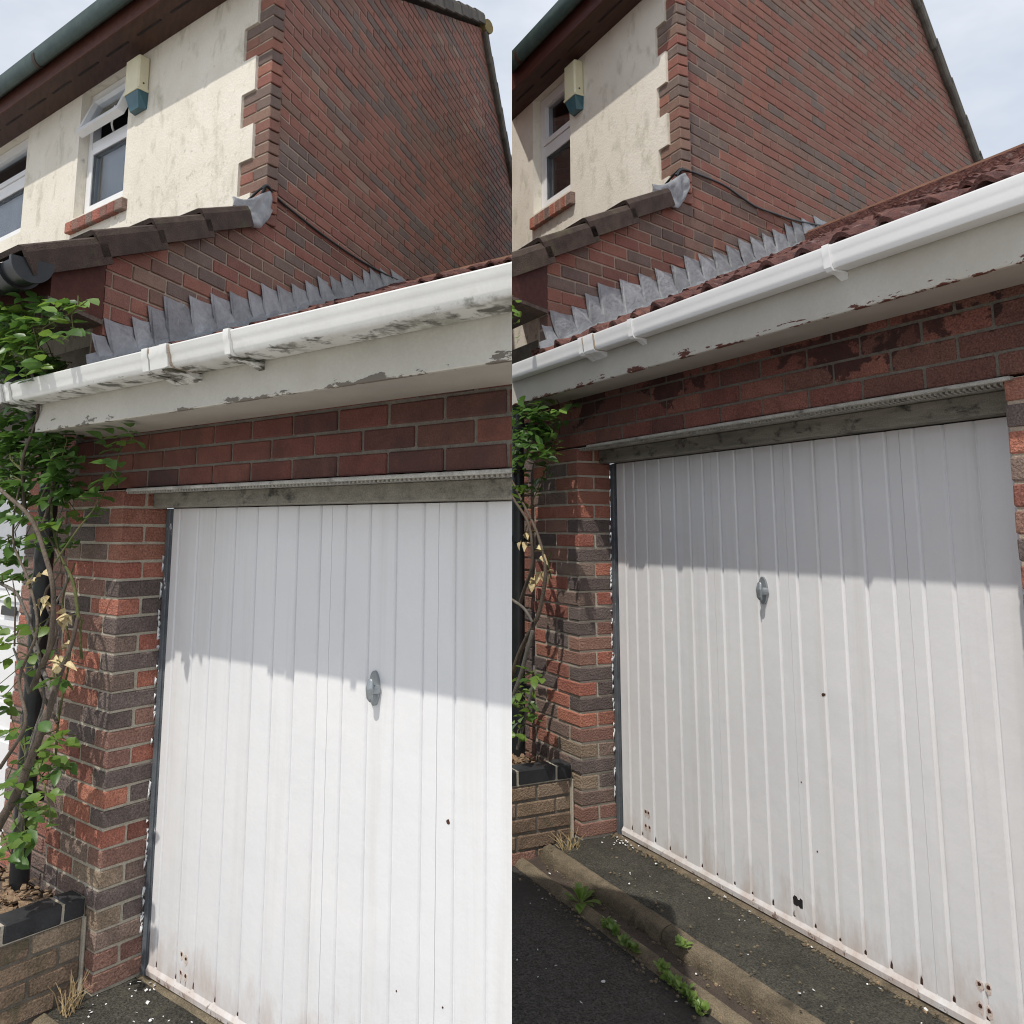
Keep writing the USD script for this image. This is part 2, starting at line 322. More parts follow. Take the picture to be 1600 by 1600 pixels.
stone("gutter_clean", two((.76, .76, .755), (.81, .81, .805)), scale=2., rough=.30, bump=(20., .05, .002), var=0., fine=(150., .03), spec=.5)
g0 = LH.gt * S_L
stone("gutter_dirty", two((.62, .62, .59), (.74, .74, .715)), scale=2., rough=.38, bump=(40., .15, .002), var=0., fine=(150., .05), spec=.5,
      ex=[(9., (1.0, 1.0, 1.6), .52, .85, (.52, .52, .47), (g0 - .065, g0 - .008, .08, -.14)), (30., (.5, .5, 2.2), .60, .70, (.075, .075, .055), (g0 - .064, g0 - .034, .15, -.34)), (2.2, (1, 1, 1), .63, .69, (.36, .36, .31), (g0 - .060, g0 - .030, .10, -.20)),
          (3.2, (1, 1, 1), .63, .68, (.20, .20, .17), (g0 - .05, g0 - .012, .0, -.3))])
def peeling(name, s, z0, under, lo):
    stone(name, two((.46, .44, .385), (.56, .54, .48)), scale=3., rough=.55, bump=(50., .35, .004), var=0., fine=(120., .08), spec=.4,
          ex=[(2.3, (1, 1, 1), .52, .75, (.48, .44, .37)), (24., (.40, .40, 1.3), lo, lo + .012, under, (z0, z0 + .060 * s, .15, -.16))])
peeling("fascia_L", S_L, LH.faz * S_L, (.15, .13, .105), .64)
peeling("fascia_R", 1.0, RH.faz, (.11, .035, .022), .64)
stone("soffit_paint", two((.38, .355, .315), (.47, .44, .39)), scale=3., rough=.6, bump=(50., .3, .004), var=0., fine=(120., .08), ex=(16., (1, 1, 1), .74, .76, (.16, .12, .09)))
M("glass", {"fr": ("fresnel", {"IOR": 1.55}), "t": ("transparent_bsdf", {"color": (.86, .90, .92)}), "gl": ("glossy_bsdf", {"color": (.95, .97, 1.0), "roughness": .01}),
            "a": ("math", {"math_type": "multiply_add", "value2": .9, "value3": .05, "use_clamp": True}), "m": ("mix_closure", {})},
  [("fr.fac", "a.value1"), ("a.value", "m.fac"), ("t.BSDF", "m.closure1"), ("gl.BSDF", "m.closure2")], surface="m.closure")
# ------------------------------------------------------------------ ground
G0 = RH
def ground_sheet():
    """Driveway: nearly level out to the horizon, with a slight fall away from the garages."""
    gx = np.concatenate([np.linspace(-120, -6, 10), np.linspace(-5, 6, 56), np.linspace(8, 120, 10)])
    gy = np.concatenate([np.linspace(-120, -6, 10), np.linspace(-5, 4, 46), np.linspace(6, 120, 10)])
    X, Y = np.meshgrid(gx, gy, indexing="ij")
    Z = -.094 + .010 * (meshkit.fbm(np.stack([X * 2.2, Y * 2.2, X * 0], -1), 4, 3) - .5)
    V = np.stack([X, Y, Z], -1).reshape(-1, 3); n = len(gy); i, j = np.meshgrid(np.arange(len(gx) - 1), np.arange(n - 1), indexing="ij")
    a = (i * n + j).ravel()
    return V, np.vstack([np.stack([a, a + n, a + n + 1], 1), np.stack([a, a + n + 1, a + 1], 1)])
gm = usdkit.mesh(stage, "/World/driveway", ground_sheet(), MATS["asphalt"], smooth=True)
tag(gm.GetPrim(), "dark worn asphalt driveway in front of the garages", "driveway", kind="structure")

pv = A([.35, -.937, 0]); po = EYE * A([1, 1, 0]) - pv * 1.92; pt = A([.937, .35, 0])  # added pale ground out of view, bounces sunlight up at the fronts
pq = A([po - pt * 90, po + pt * 90, po + pt * 90 + pv * 90, po - pt * 90 + pv * 90]); pq[:, 2] = -.080
rd = usdkit.mesh(stage, "/World/forecourt", (np.vstack([pq, pq - A([0, 0, .2])]), A([(0, 2, 1), (0, 3, 2), (4, 5, 6), (4, 6, 7), (0, 1, 5), (0, 5, 4), (1, 2, 6), (1, 6, 5), (2, 3, 7), (2, 7, 6), (3, 0, 4), (3, 4, 7)])), MATS["pale_bounce"])
tag(rd.GetPrim(), "added unseen pale forecourt in front of the dark asphalt", "forecourt", kind="structure")

def rough_strip(h, x0, x1, prof, nx, amp, seed):
    """A strip of ground along x: prof is its section [(y, z)...], closed downwards, with a worn surface."""
    xs = np.linspace(x0, x1, nx); n = len(prof); V = []
    for x in xs:
        for (y, z) in prof: V.append((x, y, z))
    V = A(V); V[:, 2] += amp * (meshkit.fbm(V * 9 + seed, 4, seed) - .5); V[:, 1] += amp * .8 * (meshkit.fbm(V * 6 + 3 + seed, 3, seed + 4) - .5)
    W = V.copy(); W[:, 2] = -.32; m_ = len(V); F = []
    for i in range(nx - 1):
        for j in range(n - 1):
            a, b, c, d = i * n + j, (i + 1) * n + j, (i + 1) * n + j + 1, i * n + j + 1
            F += [(a, b, c), (a, c, d), (m_ + a, m_ + c, m_ + b), (m_ + a, m_ + d, m_ + c)]
        for j, s in ((0, 1), (n - 1, -1)):
            a, b = i * n + j, (i + 1) * n + j
            F += [(a, m_ + b, b)[::s], (a, m_ + a, m_ + b)[::s]]
    for i, s in ((0, -1), (nx - 1, 1)):
        for j in range(n - 1):
            a, b = i * n + j, i * n + j + 1
            F += [(a, b, m_ + b)[::s], (a, m_ + b, m_ + a)[::s]]
    F = A(F); t = trimesh.Trimesh(np.vstack([V, W]), F, process=False)
    if t.volume < 0: F = F[:, ::-1]
    return np.vstack([V, W]), F
for h in (LH, RH):
    side = "left" if h is LH else "right"
    t = thing(h, "concrete_apron", None, None)
    stage.GetPrimAtPath(t.path).SetCustomDataByKey("kind", "structure")
    tag(stage.GetPrimAtPath(t.path), "dark gritty concrete apron under the garage door with %s" % ("the handle in the photo's left half" if h is LH else "tan kerb and weeds along its edge"), "apron")
    part(t, "surface", rough_strip(h, -.05, 3.6, [(.30, .0), (.24, -.002), (.21, -.004), (.12, -.006), (.03, -.004), (-.05, -.008), (-.11, -.014), (-.145, -.02)], 120, .010, 2), "apron_concrete", smooth=40)
    part(t, "dirt_line", rough_strip(h, .0, 3.6, [(.225, .006), (.20, .004), (.185, -.003), (.175, -.012)], 110, .012, 8), "kerb_stone", smooth=40)
    x = -.05
    while x < 3.5:
        part(t, "kerb", rough_strip(h, x, x + .908, [(-.146, -.016), (-.152, -.012), (-.188, -.020), (-.203, -.034), (-.214, -.078)], 34, .007, 5), "kerb_stone", smooth=40)
        x += .914
    part(t, "channel", rough_strip(h, -.12, 3.6, [(-.205, -.074), (-.23, -.078), (-.26, -.081), (-.286, -.078)], 90, .010, 6), "channel_dirt", smooth=40)
    part(t, "edging", rough_strip(h, -.12, 3.6, [(-.284, -.080), (-.289, -.066), (-.312, -.070), (-.328, -.084), (-.345, -.105), (-.36, -.19)], 130, .010, 9), "kerb_stone", smooth=40)

# ------------------------------------------------------------------ houses
def brick_pick(r, w, wall=False): 
    q = r.random() * sum(w); k = 0
    names = ["brick_bright", "brick_red", "brick_mid", "brick_brown", "brick_dark", "brick_tan"] if not wall else ["wall_red", "wall_red", "wall_russet", "wall_brown", "wall_grey", "wall_tan"]
    for k, x in enumerate(w):
        q -= x
        if q < 0: break
    return names[k]
OUT = {"L": dict(vb=(-.05, 2.943, .565), apex=(5.277, 7.66), f0=(1.0, 5.29), back=(6.62, 6.25), pv=(-.07, 2.45)),
       "R": dict(vb=(-.134, 2.941, .583), apex=(4.55, 7.70), f0=(1.0, 5.75), back=(6.90, 5.60), pv=(-.157, 2.45))}
def gable_outline(h):
    o = OUT[h.tag]; y0, z0, sl = o["vb"]; r0, rs = h.roof
    yc = h.yh - .02
    return Polygon([(o["pv"][0], r0 + rs * o["pv"][0] - .12), (o["pv"][0], z0 + sl * (o["pv"][0] - y0) + .03), (yc, z0 + sl * (yc - y0) + .03), (h.yh, z0 + sl * (h.yh - y0) + .03), (h.yh, o["f0"][1] + (h.yh - 1.0) * .55),
                    o["apex"], o["back"], (7.6, 3.2), (h.ry + .4, h.rz - .35), (h.ry - .1, r0 + rs * (h.ry - .1) - .12)])
def build_house(h):
    lab = ("brick house with cream render, a top window sash hanging open above the grimy gutter" if h is LH else "brick house with cream render and its small upper window shut, beside the clean white gutter")
    t = thing(h, "brick_house", lab, "house", (h.xg + h.k * h.yh, h.yh, 0))
    r = random.Random(77)
    out = gable_outline(h); C = .075
    gw = part(t, "gable_wall", gable(h, out.buffer(-.004), -.10, -.0070), "mortar_light")
    # bricks of the gable wall: stretcher bond, course lines run on from the corner
    cells = []
    kmin, kmax = int((2.3 - h.zc) / C) - 1, int((7.8 - h.zc) / C) + 1
    for k in range(kmin, kmax):
        z0 = h.zc + k * C + .005; z1 = z0 + .065
        off = h.yh + (0 if k % 2 else -.1125)
        row = r.choice(["a", "b", "c"]); prev = None
        for i in range(-8, 30):
            y0, y1 = off + i * .225 + .005, off + i * .225 + .220
            if k >= 0 and y0 < h.yh and y1 > h.yh + .02: y0 = h.yh
            c = sbox(y0, z0, y1, z1)
            p = c.intersection(out.buffer(-.003))
            if p.is_empty or p.geom_type != "Polygon" or p.area < .0008: prev = None; continue
            w = {"a": (1, 6, 7, 4, 3, .6), "b": (2, 8, 6, 3, 1.5, .6), "c": (0, 4, 6, 5, 6, .6)}[row]
            mt = prev if (prev and r.random() < .28) else brick_pick(r, w, True); prev = mt
            v = A([[h.xg + h.k * y0, y0, z0], [h.xg + h.k * y1, y1, z1]]); X, Y, Z = h.px(v)
            if ((v @ h.n - h.d) < 0).all(): continue
            cells.append((abs(X[1] - X[0]) + .3 * abs(Y[1] - Y[0]) if max(X) > -60 and max(Y) > -60 else 0, p, (y0, y1, z0, z1), mt, p.area > .985 * c.area))
    cells.sort(key=lambda q: -q[0])
    def bmesh(q):
        p, (y0, y1, z0, z1), full = q[1], q[2], q[4]
        dd = r.uniform(-.0022, .0022); jz = r.uniform(-.0015, .0015)
        if full:
            v, f = bx(-.085, dd, y0, y1, z0 + jz, z1 + jz, .004, .0012)
            v = v.copy(); v[:, 0] += h.xg + h.k * v[:, 1]
            return v, f
        return gable(h, p, -.085, dd)
    near, far = cells[:225], cells[225:]
    for q in near: part(gw, "brick", bmesh(q), q[3])
    for mt in sorted(set(q[3] for q in far)):
        part(gw, "far_bricks", [bmesh(q) for q in far if q[3] == mt], mt, kind="stuff")
    # corner bricks facing the front: three courses long, three short
    xc = h.xg + h.k * h.yh
    lw, sw = (.265, .135) if h is LH else (.205, .105)
    qw = part(t, "corner_wall", front(sbox(xc - lw - .02, h.zc - .22, xc - .05, 5.7), h.yh + .006, h.yh + .10), "mortar_light")
    pal = ["wall_brown", "wall_grey", "wall_brown", "wall_brown", "wall_brown", "wall_russet", "wall_brown", "wall_grey", "wall_grey", "wall_red", "wall_red", "wall_grey", "wall_red", "wall_brown", "wall_grey", "wall_grey"]
    for k in range(-3, 25):
        long_ = (k // 3) % 2 == 0
        z0 = h.zc + k * C + .005; z1 = z0 + .065; mt = pal[k % 16] if 0 <= k < 16 else brick_pick(r, (0, 4, 4, 4, 4, 0), True)
        w = lw if long_ else sw
        if long_ and k % 2: part(qw, "brick", bx(xc - w, xc - sw - .006, h.yh, h.yh + .08, z0, z1, .004, .001), brick_pick(r, (2, 6, 4, 2, 3, 0), True))
        xx = xc - (sw if (long_ and k % 2) else w)
        v, f = bx(xx, xc + .0015, h.yh - .001, h.yh + .085, z0, z1, .004, .001)
        part(qw, "brick", (v, f), mt)
    # cream render with its tooth edge and the window openings
    wx0, wx1, wz0, wz1 = (-2.965, -2.228, 4.19, h.sz + .02) if h is LH else (-2.245, -1.655, 4.235, h.sz + .02)
    W2 = (-5.2, -3.9, 4.30, h.sz + .02) if h is LH else (-5.2, -3.0, 4.3, h.sz + .02)
    pts = [(-6.5, 2.4), (xc - lw, 2.4)]
    for g in range(-8, 9):
        w = lw if g % 2 == 0 else sw
        z0, z1 = h.zc + g * 3 * C, h.zc + (g + 1) * 3 * C
        if z1 < 2.45 or z0 > 5.5: continue
        pts += [(xc - w - .004, max(z0, 2.4)), (xc - w - .004, min(z1, 5.6))]
    pts += [(-6.5, 5.6)]
    wall = Polygon(pts).buffer(0)
    for (a, b, c, d) in ((wx0, wx1, wz0, wz1), W2): wall = wall.difference(sbox(a, c, b, d))
    part(t, "render_wall", front(wall.buffer(.010).buffer(-.010), h.yh - .016, h.yh + .16), "render_cream")
    # room behind the windows
    rdp = 1.4 if h is LH else .55; ra, rb, rc, re_ = (-5.6, -2.0, 3.6, 5.30) if h is LH else (-3.2, -1.4, 4.0, 5.30); rin = -7.5 if h is LH else -.9
    part(t, "room", [bx(ra, rb, h.yh + rdp, h.yh + rdp + .05, rc, re_ + .05), bx(ra, rb, h.yh + .17, h.yh + rdp, rc - .05, rc), bx(ra, rb, h.yh + .17, h.yh + rdp, re_, re_ + .05),
                     bx(rb, rb + .05, h.yh + .17, h.yh + rdp, rc, re_)], "room_dark")
    def window(a, b, c, d, tz, name, openit):
        y0, y1 = h.yh + .065, h.yh + .125
        wf = part(t, name, [frame(a + .004, b - .004, c + .004, d - .004, .055, y0, y1), bx(a + .06, b - .06, y0 + .001, y1 - .002, tz - .035, tz + .035, .004)], "upvc")
        part(wf, "sash", frame(a + .056, b - .056, c + .056, tz - .036, .045, y0 - .010, y1 - .012), "upvc")
        part(wf, "pane", bx(a + .095, b - .095, y0 + .022, y0 + .030, c + .095, tz - .075), "glass")
        part(wf, "bead", frame(a + .098, b - .098, c + .098, tz - .078, .010, y0 - .002, y0 + .018), "frame_grey")
        for (p, q) in (((a + .07, a + .07 + (b - a) * .40), (b - .07 - (b - a) * .43, b - .07)) if h is LH else ((a + .06, b - .05),)):     # curtain: a pleated sheet
            n = 25; xs = np.linspace(p, q, n); ys = h.yh + .165 + .018 * np.sin(np.arange(n) * 1.9)
            poly = Polygon(list(zip(xs, ys)) + list(zip(xs[::-1], ys[::-1] + .006)))
            part(wf, "curtain", prism(poly, c + .05, tz + .1, lambda u, w_, k_: (u, w_, k_)), "curtain")
        # top light, shut or pushed out from its upper hinge
        za, zb = tz + .036, d - .056
        if zb - za > .06:
            fr = frame(a + .056, b - .056, za, zb, .045, y0 - .012, y1 - .012); pn = bx(a + .098, b - .098, y0 + .022, y0 + .030, za + .042, zb - .042)
            stay = tube([(a + .5 * (b - a), y0 - .01, za + .05), (a + .62 * (b - a), y0 + .01, za - .0)], .006, 5)
            if openit:
                ang = math.radians(21); py, pz = y0, zb
                def turn(mm):
                    v, f = vf(mm); v = v.copy(); dy, dz = v[:, 1] - py, v[:, 2] - pz
                    v[:, 1] = py + dy * math.cos(ang) + dz * math.sin(ang); v[:, 2] = pz - dy * math.sin(ang) + dz * math.cos(ang)
                    return v, f
                fr, pn, stay = turn(fr), turn(pn), None
                part(wf, "window_stay", tube(smoothline([(a + .45 * (b - a), y0 + .03, za + .015), (a + .60 * (b - a), y0 - .05, za + .028), (a + .78 * (b - a), y0 - .10, za + .10)]), .009, 6), "upvc", smooth=True)
            part(wf, "top_sash", fr, "upvc"); part(wf, "top_pane", pn, "glass")
        return wf
    if h is LH:
        window(wx0, wx1, wz0, wz1, 4.80, "window", True); window(W2[0], W2[1], W2[2], W2[3], 4.86, "window", False)
        sx = (-3.0, -2.15); sz = (4.062, 4.150)
    else:
        window(wx0, wx1, wz0, wz1, 4.815, "window", False); window(W2[0], W2[1], W2[2], W2[3], 4.86, "window", False)
        sx = (-2.245, -1.585); sz = (4.088, 4.190)
    sl = part(t, "window_sill", bx(sx[0] + .01, sx[1] - .01, h.yh - .055, h.yh + .07, sz[0] + .006, sz[1] - .006), "mortar")
    nb = 8
    for i in range(nb):
        w = (sx[1] - sx[0]) / nb
        v, f = bx(sx[0] + i * w + .004, sx[0] + (i + 1) * w - .004, h.yh - .062, h.yh + .06, sz[0], sz[1], .006, .001)
        part(sl, "brick", (v, f), ["brick_bright", "brick_mid", "brick_red", "brick_brown"][(i * 5) % 4])
    # main eaves: boxed soffit, fascia board, round gutter
    fy = .80; gy = .69; gt = 5.43 if h is LH else 5.50
    ev = part(t, "soffit", bx(-7, xc + .06, fy + .02, h.yh - .018, h.sz + .002, h.sz + .022), "dark_wood")
    for x in np.arange(-6.5, xc - .3, .42): part(ev, "vent_slot", bx(x, x + .30, fy + .12, fy + .135, h.sz - .001, h.sz + .010), "black_hole")
    part(t, "fascia_board", bx(-7, xc + .06, fy, fy + .019, h.sz - .008, gt + .02, .002), "fascia_brown")
    ga = np.linspace(math.pi, 2 * math.pi, 13); gr = (fy - gy) / 2 - .002; gc = (gy + gr, gt - .0)
    prof = [(gc[0] + gr * math.cos(a), gc[1] - .03 + (gr + .035) * math.sin(a)) for a in ga]; prof = [(gc[0] - gr, gc[1] + .004)] + prof + [(gc[0] + gr, gc[1] + .004)]
    inner = [(gc[0] + (gr - .004) * math.cos(a), gc[1] - .03 + (gr + .031) * math.sin(a)) for a in ga[::-1]]
    gp = prof + [(gc[0] + gr - .004, gc[1] + .004)] + inner + [(gc[0] - gr + .004, gc[1] + .004)]
    eg = part(t, "eaves_gutter", alongx(gp, -7, xc + .05), "gutter_green", smooth=30)
    for x in ((-2.98, -1.2, -4.8) if h is LH else (-1.9, -3.6)):
        part(eg, "gutter_clip", alongx([(gc[0] + (gr + .005) * math.cos(a), gc[1] - .03 + (gr + .040) * math.sin(a)) for a in ga] + [(gc[0] + gr * .9 * math.cos(a), gc[1] - .03 + (gr + .02) * math.sin(a)) for a in ga[::-1]], x - .02, x + .02), "clip_brown", smooth=30)
    # roof slopes and verge tiles along the gable
    o = OUT[h.tag]; ay, az = o["apex"]; by, bz = o["back"]
    e0 = (fy - .06, gt - .02)
    roof = part(t, "roof", [prism([(e0[0], e0[1]), (ay, az + .04), (ay, az + .12), (e0[0], e0[1] + .05)], rin, -.02, lambda a, b, q: (np.where(q > -1.5, h.xg + h.k * a + q, q), a, b)),
                            prism([(by + .25, bz - .25 * (az - bz) / (by - ay) + .03), (by + .25, bz - .25 * (az - bz) / (by - ay) + .10), (ay, az + .12), (ay, az + .04)], rin, -.02, lambda a, b, q: (np.where(q > -1.5, h.xg + h.k * a + q, q), a, b))], "tile_brown")
    def vtile(p0, p1, n, mat, name, parent, w=.06, hgt=.10, inner_=-.25, lift=.03, drop=0.):
        dy, dz = p1[0] - p0[0], p1[1] - p0[1]; L = math.hypot(dy, dz); uy, uz = dy / L, dz / L; step = L / n
        sec = [(w, -drop), (w, hgt * .72), (w - .012, hgt * .93), (w - .035, hgt), (inner_, hgt), (inner_, hgt - .022), (w - .025, hgt - .022), (w - .025, -drop)]
        for i in range(n):
            def fn(a, b, q, i=i):
                s_ = (i * step - .035) + q * (step + .045); b = b + lift * (1 - q) - .004
                yy = p0[0] + uy * s_ - uz * b; zz = p0[1] + uz * s_ + uy * b
                return h.xg + h.k * yy + a, yy, zz
            v, f = prism(sec, 0, 1, fn)
            part(parent, name, (v, f), mat)
    ns = 16
    vtile((1.0, o["f0"][1] + .02), (ay - .05, az + .0), ns, "tile_edge", "verge_tile", roof, hgt=.13, lift=.02)
    vtile((by + .1, bz - .1 * (az - bz) / (by - ay)), (ay + .03, az - .03 * (az - bz) / (by - ay)), 7, "tile_edge", "verge_tile", roof, hgt=.12, lift=.035)
    v, f = tube([(h.xg + h.k * ay + .07, ay + .02, az + .01), (h.xg + h.k * ay - .35, ay + .02, az + .02)], [.085, .10], 12); part(roof, "ridge_cap", (v, f), "tile_lichen", smooth=40)
    # lean-to porch roof: verge tiles, lead cap at the corner, boxed end of its eaves, gutter
    y0, z0, sl_ = o["vb"]
    p0 = (y0 - .36, z0 - .36 * sl_ - .0); p1 = (.92, z0 + sl_ * (.92 - y0))
    pr = part(t, "porch_roof", prism([(p0[0] - .05, p0[1] + .05), (h.yh - .03, z0 + sl_ * (h.yh - .03 - y0) + .07), (h.yh - .03, z0 + sl_ * (h.yh - .03 - y0) + .12), (p0[0] - .05, p0[1] + .10)], 0, 1,
                                     lambda a, b, q: (np.where(q > .5, h.xg + h.k * a - .03, -5.0), a, b)), "tile_brown")
    vtile(p0, p1, 4, "tile_brown", "verge_tile", pr, w=.062, hgt=.125, inner_=-.22, lift=.034)
    def capfn():
        n = 13; V = []; top = []
        for i in range(n):
            for j in range(n):
                a, b = i / (n - 1), j / (n - 1)
                yy = h.yh + .018 - .34 * a; zt_ = h.zc - .020 - .50 * a * .34 * (1 + .35 * math.sin(3 * a)); zb_ = h.zc - .185 - .10 * math.sin(math.pi * min(1, a * 1.15)) - .07 * a
                yy -= .03 * math.sin(math.pi * b) * (1 - a) * -1
                zz = zt_ + (zb_ - zt_) * b
                q = meshkit.fbm(A([yy * 17, zz * 17, 3.]), 3, 4) - .5
                d = .016 + .045 * math.sin(math.pi * min(1, a * .9 + .05)) * (.25 + .75 * b) * (1 - .35 * b * b) + .075 * q * min(1, 3 * b + .2)
                V.append((h.xg + h.k * yy + d, yy, zz))
        V = A(V); W = V.copy(); W[:, 0] -= .012; F = []; m_ = n * n
        for i in range(n - 1):
            for j in range(n - 1):
                a, b, c, d = i * n + j, (i + 1) * n + j, (i + 1) * n + j + 1, i * n + j + 1
                F += [(a, b, c), (a, c, d), (m_ + a, m_ + c, m_ + b), (m_ + a, m_ + d, m_ + c)]
        e = [i * n for i in range(n)] + [(n - 1) * n + j for j in range(1, n)] + [i * n + n - 1 for i in range(n - 2, -1, -1)] + [j for j in range(n - 2, 0, -1)]
        for a, b in zip(e, e[1:] + e[:1]): F += [(a, m_ + b, b), (a, m_ + a, m_ + b)]
        F = A(F); q = trimesh.Trimesh(np.vstack([V, W]), F, process=False)
        if q.volume < 0: F = F[:, ::-1]
        return np.vstack([V, W]), F
    part(t, "lead_cap", capfn(), "lead", smooth=True)
    part(t, "abutment_strip", tube([(-3.2, h.yh - .03, h.zc - .145), (xc - .05, h.yh - .03, h.zc - .10), (xc + .012, h.yh - .012, h.zc + .004)], .010, 6), "black_plastic", smooth=True)
    py = OUT[h.tag]["pv"][0]
    bxz = (2.69, 2.90 if h is LH else 2.91)
    def skew(a, b, q): return (np.where(q > .5, h.xg + h.k * a + .004, -4.0), a, b)
    be = part(t, "porch_eaves", prism([(py - .275, bxz[0] + .018), (py - .003, bxz[0] - .008), (py - .003, bxz[1] + .04), (py - .275, bxz[1] - .09)], 0, 1, skew), "fascia_brown")
    part(be, "soffit_edge", prism([(py - .29, bxz[0]), (py - .003, bxz[0] - .028), (py - .003, bxz[0] - .009), (py - .29, bxz[0] + .017)], 0, 1, lambda a, b, q: (np.where(q > .5, h.xg + h.k * a + .012, -4.0), a, b)), "bark_stem")
    gcy, gcz, r_ = py - .39, 2.80, .075
    an = np.linspace(math.pi, 2 * math.pi, 13)
    hp = [(gcy + r_ * math.cos(a), gcz + r_ * math.sin(a)) for a in an] + [(gcy + (r_ - .006) * math.cos(a), gcz + (r_ - .006) * math.sin(a)) for a in an[::-1]]
    pg = part(t, "porch_gutter", alongx(hp, -4.5, .05 + h.xg + .17), "black_plastic", smooth=30)
    part(pg, "stop_end", alongx([(gcy + (r_ + .006) * math.cos(a), gcz + (r_ + .006) * math.sin(a)) for a in an] + [(gcy + r_ + .006, gcz + .012), (gcy - r_ - .006, gcz + .012)], h.xg + .205, h.xg + .225), "black_plastic", smooth=30)
    part(pg, "union_clip", alongx([(gcy + (r_ + .012) * math.cos(a), gcz + (r_ + .012) * math.sin(a)) for a in an] + [(gcy + (r_ - .001) * math.cos(a), gcz + (r_ - .001) * math.sin(a)) for a in an[::-1]], h.xg + .03, h.xg + .12), "black_plastic", smooth=30)
    part(pg, "outlet", tube(smoothline([(h.xg - .20, gcy, gcz - .06), (h.xg - .20, gcy + .02, gcz - .22), (h.xg - .26, gcy + .20, gcz - .42), (h.xg - .30, -.10, gcz - .60)]), .045, 10), "black_plastic", smooth=True)
    # downpipe, porch front wall, white front door
    dp = part(t, "downpipe", tube([(-.545, -.055, 2.25), (-.545, -.055, .24)], .040, 12), "black_plastic", smooth=40)
    for z in (.62, 1.45, 2.1): part(dp, "pipe_clip", [bx(-.60, -.49, -.02, .0, z, z + .035), tube([(-.545, -.055, z), (-.545, -.055, z + .035)], .047, 12)], "black_plastic", smooth=40)
    pw = part(t, "porch_wall", [bx(-1.08, -.47, .14, .30, 0, 2.68), bx(-3.9, -1.08, .30, .34, 1.98, 2.68), bx(-5.0, -2.152, .24, .34, -.2, 1.98), bx(-5.0, -3.9, .30, .34, 1.98, 2.68)], "mortar_grey")
    for k in range(0, 34):
        z0 = k * C + .005
        for x0 in ((-1.08, -.86, -.64) if k % 2 else (-.97, -.75, -.53)): part(pw, "brick", bx(x0 + .005, min(x0 + .215, -.475), .132, .20, z0, z0 + .065, .004, .001), brick_pick(r, (1, 5, 5, 4, 4, 0)))
    jb = part(t, "door_jamb_wall", bx(-1.200, -1.086, .152, .29, 0, 2.3), "mortar_grey")
    for k in range(0, 30):
        z0 = k * C + .005; o_ = r.uniform(0, .012)
        part(jb, "brick", bx(-1.205 - o_, -1.083, .146, .25, z0, z0 + .065, .005, .002), brick_pick(r, (1, 6, 5, 3, 3, 0)))
    fd = part(t, "front_door", [bx(-2.05, -1.206, .20, .24, .12, 1.98), bx(-2.15, -2.05, .18, .26, .05, 2.05), bx(-2.05, -1.206, .18, .26, 1.98, 2.05)], "upvc")
    for (a, b) in ((.25, .75), (.85, 1.30), (1.40, 1.88)): 
        part(fd, "door_panel", [frame(-1.98, -1.25, a, b, .03, .190, .2), bx(-1.92, -1.31, .192, .2, a + .06, b - .06, .006)], "upvc")
    part(fd, "letter_plate", bx(-1.50, -1.33, .178, .19, 1.325, 1.375, .004), "black_plastic")
    # black cable sagging from the corner down to the flashing
    cb = ([(1.03, 3.775), (1.094, 3.822), (1.191, 3.790), (1.45, 3.776), (1.730, 3.768), (2.1, 3.772), (2.397, 3.788), (2.75, 3.82), (3.098, 3.863)] if h is LH else
          [(1.0, 3.80), (1.076, 3.862), (1.30, 3.885), (1.550, 3.893), (1.75, 3.868), (1.947, 3.850), (2.2, 3.868), (2.486, 3.894), (3.046, 3.985)])
    part(t, "cable", tube(smoothline([(h.xg + h.k * a + .012, a, b) for a, b in cb], 6), .0085, 6), "black_plastic", smooth=True)
    part(t, "cable", tube(smoothline([(xc - .9, h.yh - .035, h.zc - .135), (xc - .3, h.yh - .035, h.zc - .10), (xc - .02, h.yh - .02, h.zc - .005), (xc + .012, h.yh + .01, h.zc + .004)], 6), .0085, 6), "black_plastic", smooth=True)
    return t

def build_alarm(h):
    x0, x1, zb, zm, zt = (-2.14, -1.955, 4.775, 4.90, 5.165) if h is LH else (-1.60, -1.442, 4.825, 4.935, 5.232)
    t = thing(h, "alarm_box", "cream alarm bell box with blue base " + ("beside the open top window" if h is LH else "beside the shut narrow window"), "alarm box", ((x0 + x1) / 2, h.yh - .02, zb), group="alarm boxes under the eaves")
    y0, y1 = h.yh - .105, h.yh - .017
    part(t, "case", bx(x0, x1, y0, y1, zm, zt, .012), "alarm_case")
    xm = (x0 + x1) / 2
    P = [(x0 + .004, y0 + .004, zm), (x1 - .004, y0 + .004, zm), (x1 - .004, y1, zm), (x0 + .004, y1, zm), (x0 + .035, y0 + .035, zb), (x1 - .035, y0 + .035, zb), (x1 - .012, y1, zb), (x0 + .012, y1, zb)]
    q = trimesh.convex.convex_hull(A(P)); part(t, "strobe_lens", q, "alarm_lens")
    part(t, "rim", bx(x0 - .003, x1 + .003, y0 - .003, y1, zm - .006, zm + .012, .003), "alarm_case")
    part(t, "screw", tube([(x1 - .02, (y0 + y1) / 2, zm + .05), (x1 + .002, (y0 + y1) / 2, zm + .05)], .007, 8), "black_hole")
# ------------------------------------------------------------------ garages
BRT, RD, MD, BN, DK, TN = "brick_bright", "brick_red", "brick_mid", "brick_brown", "brick_dark", "brick_tan"
